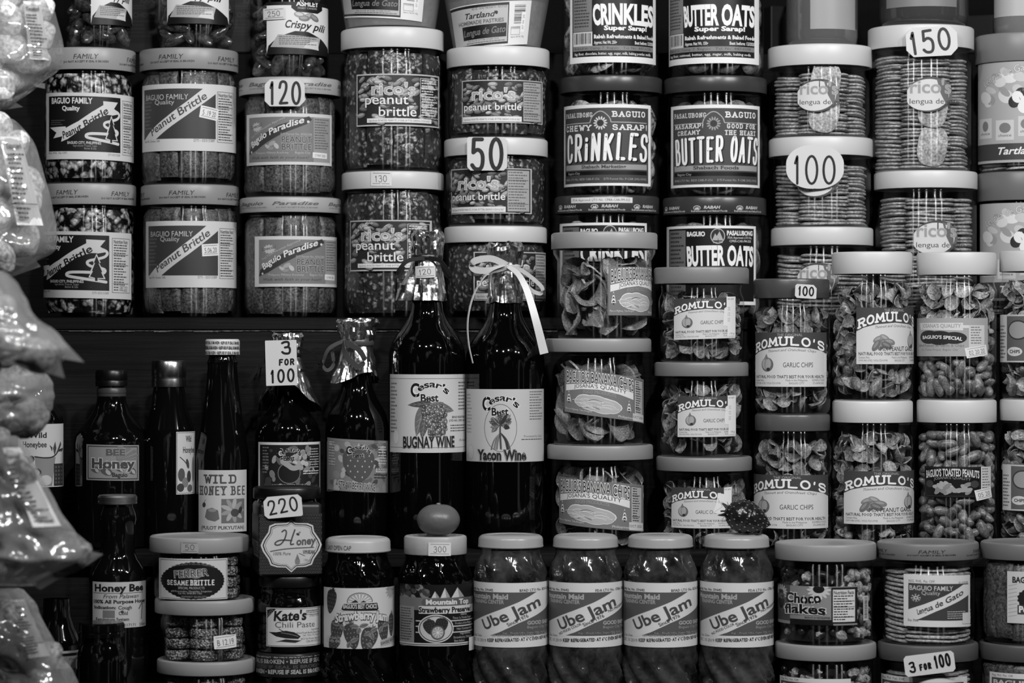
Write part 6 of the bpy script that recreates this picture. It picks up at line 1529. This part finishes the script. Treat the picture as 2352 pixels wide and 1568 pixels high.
# dark jars at front left
pb, k, Rm = bottle('honey_bottle', 'dark honey bottle with dull metal cap and bold lettered label, left front', 'bottle', 270, YF, ZF, [(36, 1150), (36, 1166), (42, 1182), (44, 1196), (40, 1214), (40, 1272), (46, 1288), (60, 1308), (65, 1325), (65, 1560), (63, 1640)], AMBER(), [lb(d_palawan(), (210, 333), (1337, 1442))])
cap(pb, 45 * k, wz(1160, YF - .02) - ZF, wz(1139, YF - .02) - ZF, plain('dull_metal_cap', 150, .38, 1))
bj, k, Rm = bottle('dark_jar', 'black jar with broad glossy cap in the lower left corner', 'jar', 233, -.42, ZF, [(46, 1465), (46, 1480), (50, 1490), (56, 1508), (58, 1525), (58, 1650)], BLACK())
cap(bj, 53 * k, wz(1468, -.445) - ZF, wz(1434, -.445) - ZF, plain('black_gloss', 8, .12))
lj, k, Rm = bottle('dark_jar', 'black bottle with a sliver of pale label beside the lowest snack bag', 'bottle', 130, -.36, ZF, [(30, 1380), (32, 1420), (40, 1445), (52, 1470), (58, 1488), (58, 1650)], BLACK(), [lb((lambda D: (D.rect(0, 8, 100, 18, 20), D.text('From', (66, 92, 34), 9, 60, 0, .3), D)[2])(Draw(0, 0, 100, 60, None, None, 175)), (80, 178), (1496, 1536))])

# ------------------------------------------------------------------ fruit on the caps
tg = thing('tangerine', 'tangerine sitting on the sealed cap of the preserved strawberry jar', 'fruit', (wx(1007, YF), YF, zmt + .0002))
k = kx(YF)
vs, fs = ellipsoid(49.5 * k, 49.5 * k, 38 * k, 48, 28, lambda p: 1 - .10 * math.exp(-((p.x ** 2 + p.y ** 2) * 9)) * (1 if p.z > 0 else .6))
q = link('rind', mesh('rind', vs, fs), tg, plain('orange_rind', 92, .38, bump=(260, .35, .001))); q.location.z = 35.5 * k
q = link('stem', mesh('stem', *lathe([(.0022, 0), (.0026, .0012), (.0016, .0022), (0, .0024)], 10)), tg, plain('dry_stem', 120, .7)); q.location.z = 69 * k
sb = thing('strawberry', 'dark strawberry lying on the last white-capped jam jar', 'fruit', (wx(1716, YF), YF, ub[3][2] + .0002))
def berry():
    n, m = 40, 26; prof = []
    for j in range(m + 1):
        t = j / m; prof.append((.0178 * (sin(pi * min(1, t * 1.02) ** .78) ** .72 if 0 < t < 1 else 0), .050 * (t - .5)))
    vs, fs = lathe(prof, n); out = []
    for x, y, z in vs:
        a = math.atan2(x, -y); r = math.hypot(x, y); row = (z / .0042); st_ = .5 * (int(round(row)) % 2)
        dz = row - round(row); da = (a * 11 / (2 * pi) + st_) % 1 - .5
        pit = .0019 * math.exp(-(dz * dz * 9 + da * da * 14)); s = (r - pit) / r if r > .002 else 1; out.append((x * s, y * s, z))
    seeds = []
    for i in range(-5, 6):
        z = i * .0042
        t = z / .05 + .5
        if not .06 < t < .95: continue
        r = .0178 * sin(pi * min(1, t * 1.02) ** .78) ** .72
        for q in range(11):
            a = 2 * pi * (q + .5 + .5 * (abs(i) % 2) - .5) / 11
            v2, f2 = ellipsoid(.0007, .0005, .0011, 6, 5); seeds.append(([(x + (r - .0001) * sin(a), y - (r - .0001) * cos(a), zz + z) for x, y, zz in v2], f2))
    return (out, fs), joinparts(*seeds)
bm_, sd_ = berry()
q = link('flesh', mesh('flesh', *bm_), sb, plain('berry_flesh', 26, .22, spec=.6, bump=(220, .5, .001))); q.rotation_euler = (0, R(107), R(-8)); q.location = (.001, 0, .0172)
s2 = link('seeds', mesh('seeds', *sd_), q, plain('berry_seed', 78, .4)); s2['kind'] = 'stuff'
def leafy():
    parts = []
    for i in range(8):
        a = 2 * pi * i / 8; P = [(0, 0, 0)]; vs, fs = [], []
        for j in range(6):
            t = j / 5; w = .0032 * sin(pi * min(.98, t * .9 + .12)); r = .0095 * t; z = -.003 + .010 * t * t if i % 2 else -.002 + .004 * t * t
            for s in (-1, 1): vs.append((r * sin(a) + s * w * cos(a), -r * cos(a) + s * w * sin(a), -z)); 
            for s in (-1, 1): vs.append((r * sin(a) + s * w * cos(a), -r * cos(a) + s * w * sin(a), -z - .0005))
        for j in range(5):
            b = j * 4; fs += [(b, b + 1, b + 5, b + 4), (b + 2, b + 6, b + 7, b + 3), (b, b + 4, b + 6, b + 2), (b + 1, b + 3, b + 7, b + 5)]
        parts.append((vs, fs))
    parts.append(tube([(0, 0, 0), (.001, 0, -.003), (.002, 0, -.006)], .0009, 6)); return joinparts(*parts)
lf = link('leaf_cap', mesh('leaf', *leafy()), q, plain('berry_leaf', 62, .5)); lf.location.z = -.0235

# ------------------------------------------------------------------ price cards
def card(label, cx, cy, w, h, y, draw, cut=8, rotz=0, tilt=0, round_=False, thick=.0007):
    k = kx(y); root = thing('price_card', label, 'price card', (wx(cx, y), y, wz(cy, y)), 'handwritten price cards'); root.rotation_euler = (0, tilt, rotz)
    if round_: P = [(w / 2 * cos(2 * pi * i / 40) * (1 + .06 * abs(sin(4 * pi * i / 40))), h / 2 * sin(2 * pi * i / 40) * (1 + .06 * abs(sin(4 * pi * i / 40)))) for i in range(40)]
    else:
        c4 = cut if isinstance(cut, tuple) else (cut,) * 4; a, b = w / 2, h / 2
        P = [(-a + c4[3], -b), (a - c4[2], -b), (a, -b + c4[2]), (a, b - c4[1]), (a - c4[1], b), (-a + c4[0], b), (-a, b - c4[0]), (-a, -b + c4[3])]
    n = len(P); vs = [(x * k, 0, z * k) for x, z in P] + [(x * k, thick, z * k) for x, z in P]
    fs = [tuple(range(n)), tuple(range(2 * n - 1, n - 1, -1))] + [(i, i + n, (i + 1) % n + n, (i + 1) % n) for i in range(n)]
    link('card', mesh('card', vs, fs), root, plain('card_paper', 203, .4), False)
    d = Draw(-w / 2, -h / 2, w / 2, h / 2); draw(d); link('handwriting', flat(d, k, .0002), root, None, False); return root
FR = lambda r, row: row - r * kx(row) - .0012
card('white cut-corner price card reading 120', 654, 213, 92, 62, FR(117, YU) - .001, lambda d: d.strokes('120', [(-36, 25), (38, 25)], 49, 6, 28, gap=.35, jig=.04), 12)
card('white price card reading 50 in thick strokes', 1119, 353, 92, 77, FR(119, YU) - .001, lambda d: d.strokes('50', [(-40, 34), (38, 34)], 67, 9, 22, gap=.3), (3, 8, 8, 8))
card('large rounded price card reading 100', 1872, 383, 132, 100, FR(119, YU) - .002, lambda d: d.strokes('100', [(-50, 38), (48, 38)], 62, 5.5, 26, gap=.3, jig=.03), round_=True)
card('cut-corner price card reading 150 high on the right', 2140, 95, 118, 68, FR(121, YU) - .001, lambda d: d.strokes('150', [(-48, 27), (46, 18)], 48, 6.5, 34, gap=.3, jig=.05), 16, 0, R(-3))
card('tall price card reading 3 for 100 hanging on the wine bottle', 646, 833, 72, 104, YM - .046, lambda d: (d.strokes('3', [(0, -21), (24, -22)], 26, 5, 26), d.strokes('FOR', [(-6, 5), (30, 4)], 12, 3.6, 26, 0, .1), d.strokes('100', [(-26, 45), (30, 42)], 27, 4.6, 26, 0, .12, gap=.35)), 1, 0, R(-1.5))
card('small cut-corner price card reading 220 on the square honey jar', 650, 1163, 88, 50, YF - .0395, lambda d: d.strokes('220', [(-34, 17), (36, 10)], 30, 4, 32, gap=.3), (10, 8, 3, 8), 0, R(-5))
card('small price card reading 100 on a dark lid', 1851, 669, 52, 32, FR(88, YM) - .003, lambda d: d.strokes('100', [(-19, 9), (20, 9)], 19, 3.6, 20, gap=.22, jig=.05), (4, 8, 2, 5), R(14), R(3))
card('slanted price card reading 3 for 100 at the bottom edge', 2135, 1524, 116, 48, FR(116, YF) - .001, lambda d: (d.strokes('3', [(-48, 14), (-32, 13)], 21, 4.6, 20), d.strokes('FOR', [(-24, 12), (4, 10)], 12, 4, 20), d.strokes('100', [(12, 11), (50, 8)], 26, 4.8, 20, gap=.25)), 6, 0, R(-7))

# ------------------------------------------------------------------ bags of sweets hanging at the left, close to the camera
FILM = lambda: clear('bag_film', .9, 1.8, .12, 0, .36, 190, (38, .55, .006, (1, 1, .6)))
def bag(label, y, rows, thick, nc, cr, seed, strip=None, fins=(), cg=190, knot=None):
    """rows: (py, left px, right px) from top to bottom at depth y"""
    k = kx(y); rn = random.Random(seed); xm = sum(r[1] + r[2] for r in rows) / (2 * len(rows)); ym = rows[0][0]
    o0 = Vector((wx(xm, y), y, wz(ym, y)))
    root = thing('hanging_snack_bag', label, 'bag', o0, 'snack bags hanging at the left')
    P = smooth_path([(r[0], r[1], r[2]) for r in rows], 5); nv = len(P) - 1; nu = 26
    def S(u, v, s, off=0):
        j = min(nv - 1, int(v * nv)); t = v * nv - j; a = P[j].lerp(P[j + 1], t)
        x = a[1] + (a[2] - a[1]) * u
        env = (min(1, v * 3.2) ** .6) * (min(1, (1 - v) * 3.6) ** .6); b = max(0, sin(pi * u)) ** .42 * env
        nz = noise.noise(Vector((u * 3 + seed, v * 4, s))) * .24 + noise.noise(Vector((u * 9, v * 11 + seed, s))) * .15 + .10 * noise.noise(Vector((u * 24, v * 8 + seed, s)))
        yy = s * thick * (b * (1 + nz)) + s * off
        zz = HY - a[0]
        return Vector(((x - HX) * k - o0.x + .0025 * noise.noise(Vector((u * 4, v * 9, seed))), yy, zz * k - o0.z))
    vs, fs = [], []
    for s in (-1, 1):
        for j in range(nv + 1):
            for i in range(nu + 1): vs.append(tuple(S(i / nu, j / nv, s)))
    o2 = (nu + 1) * (nv + 1)
    for j in range(nv):
        for i in range(nu):
            a = j * (nu + 1) + i; fs.append((a, a + nu + 1, a + nu + 2, a + 1)); b = a + o2; fs.append((b, b + 1, b + nu + 2, b + nu + 1))
    link('film', mesh('film', vs, fs), root, FILM(), True, 0)
    for fn in fins:
        pts = [((px - HX) * k - o0.x, dy, (HY - py) * k - o0.z) for px, py, dy in fn]; n = len(pts)
        V = pts + [(a, b + .0006, c_) for a, b, c_ in pts]; Fs = [tuple(range(n)), tuple(range(2 * n - 1, n - 1, -1))] + [(i, i + n, (i + 1) % n + n, (i + 1) % n) for i in range(n)]
        link('sealed_edge', mesh('fin', V, Fs), root, clear('bag_edge', .9, 1.5, .15, 0, .38, 165), False)
    pts = []; tr = 0
    while len(pts) < nc and tr < 4000:
        tr += 1; u, v = rn.uniform(.12, .88), rn.uniform(.1, .9)
        f, b = S(u, v, -1), S(u, v, 1); d = (b - f).length
        if d < cr * 2.7: continue
        p = f.lerp(b, max(cr * 1.36 / d, rn.uniform(.2, .5)))
        if p.x + cr * .9 > S(.985, v, 0).x: continue
        if any((p - q).length < cr * 1.45 for q in pts): continue
        pts.append(p)
    cm = speck('sweet_%d' % cg, cg - 16, min(235, cg + 14), 55, (.25, .7), .45, False, 260, .5, .3, dist=.002)
    for i, p in enumerate(pts): piece('sweet', foodmesh('candy', i % 5, r=cr), root, p, (rn.random() * 6, rn.random() * 6, rn.random() * 6), cm)
    if strip:
        d, u0, u1, v0, v1 = strip
        def place(s, yy, ly):
            u = u0 + (u1 - u0) * (s - d.s0) / (d.s1 - d.s0); v = v0 + (v1 - v0) * (yy - d.y0) / (d.y1 - d.y0); return tuple(S(u, v, -1, .0012 + ly * .00004))
        link('paper_label', print_mesh(d, place, 6), root, None, False)
    return root
def slip(seed, g=205):
    d = Draw(0, 0, 60, 200, None, None, g); d.text('Toasted', (8, 50, 30), 11, 90, .03); d.micro(8, 44, 54, 190, 14, 70, .5, seed); d.rect(0, 150, 60, 152, 90); return d
bag('topmost hanging bag of pale round sweets at far left', -.46, [(-90, -120, 60), (-30, -150, 102), (20, -165, 124), (70, -170, 138), (120, -172, 147), (155, -168, 140), (185, -150, 100), (215, -120, 60), (240, -70, 24), (250, -60, 8)], .05, 30, .0165, 1, (slip(1), .80, .93, .2, .52),
    [[(-60, 236, 0), (30, 232, -.004), (54, 246, -.002), (10, 252, 0), (-60, 254, 0)], [(70, 190, -.004), (104, 192, -.002), (104, 204, -.002), (84, 200, -.004)]], 222)
bag('second hanging bag of pale round sweets, reaching the pine tree labels', -.50, [(262, -60, 6), (285, -110, 44), (320, -150, 74), (370, -160, 93), (430, -162, 110), (490, -160, 124), (540, -158, 131), (575, -150, 126), (600, -120, 84), (612, -100, 60)], .05, 28, .017, 2, (slip(2), .74, .93, .22, .62),
    [[(-80, 606, 0), (76, 588, -.004), (94, 612, -.002), (32, 634, 0), (-80, 640, 0)]], 220)
bag('third hanging bag with pointed film corner jutting over the wooden riser', -.86, [(622, -80, 10), (650, -130, 40), (690, -160, 62), (730, -170, 82), (755, -170, 122), (785, -165, 150), (806, -165, 160), (822, -150, 130), (838, -120, 70)], .05, 12, .02, 3, None,
    [[(96, 742, -.01), (132, 764, -.006), (194, 832, -.002), (140, 822, -.006), (84, 830, -.012)], [(0, 800, -.02), (136, 812, -.008), (150, 868, -.004), (118, 858, -.006), (60, 848, -.02)]], 140)
bag('fourth hanging bag, short and round, in front of the half-hidden honey bottle', -.66, [(842, -120, 60), (860, -140, 108), (890, -150, 122), (920, -150, 125), (950, -140, 112), (975, -130, 96), (1000, -120, 60)], .045, 10, .018, 4, None, (), 120)
bag('fifth hanging bag slanting to the right with a printed paper slip', -.74, [(1000, -120, 40), (1030, -140, 62), (1080, -150, 88), (1140, -150, 122), (1190, -150, 150), (1230, -150, 180), (1265, -145, 205), (1290, -140, 190), (1320, -130, 120), (1345, -120, 80)], .05, 12, .02, 5, (slip(5, 190), .78, .96, .10, .48),
    [[(60, 1330, -.01), (150, 1296, -.008), (206, 1264, -.004), (238, 1272, -.002), (190, 1304, -.004), (130, 1332, -.006), (96, 1352, -.008)]], 110)
bag('lowest hanging bag in the bottom left corner', -.62, [(1350, -120, 50), (1380, -140, 78), (1420, -150, 96), (1460, -155, 118), (1500, -155, 140), (1540, -155, 166), (1570, -155, 180), (1620, -150, 180), (1680, -120, 120)], .05, 14, .019, 6, (slip(6, 150), .80, .95, .1, .5), (), 130)
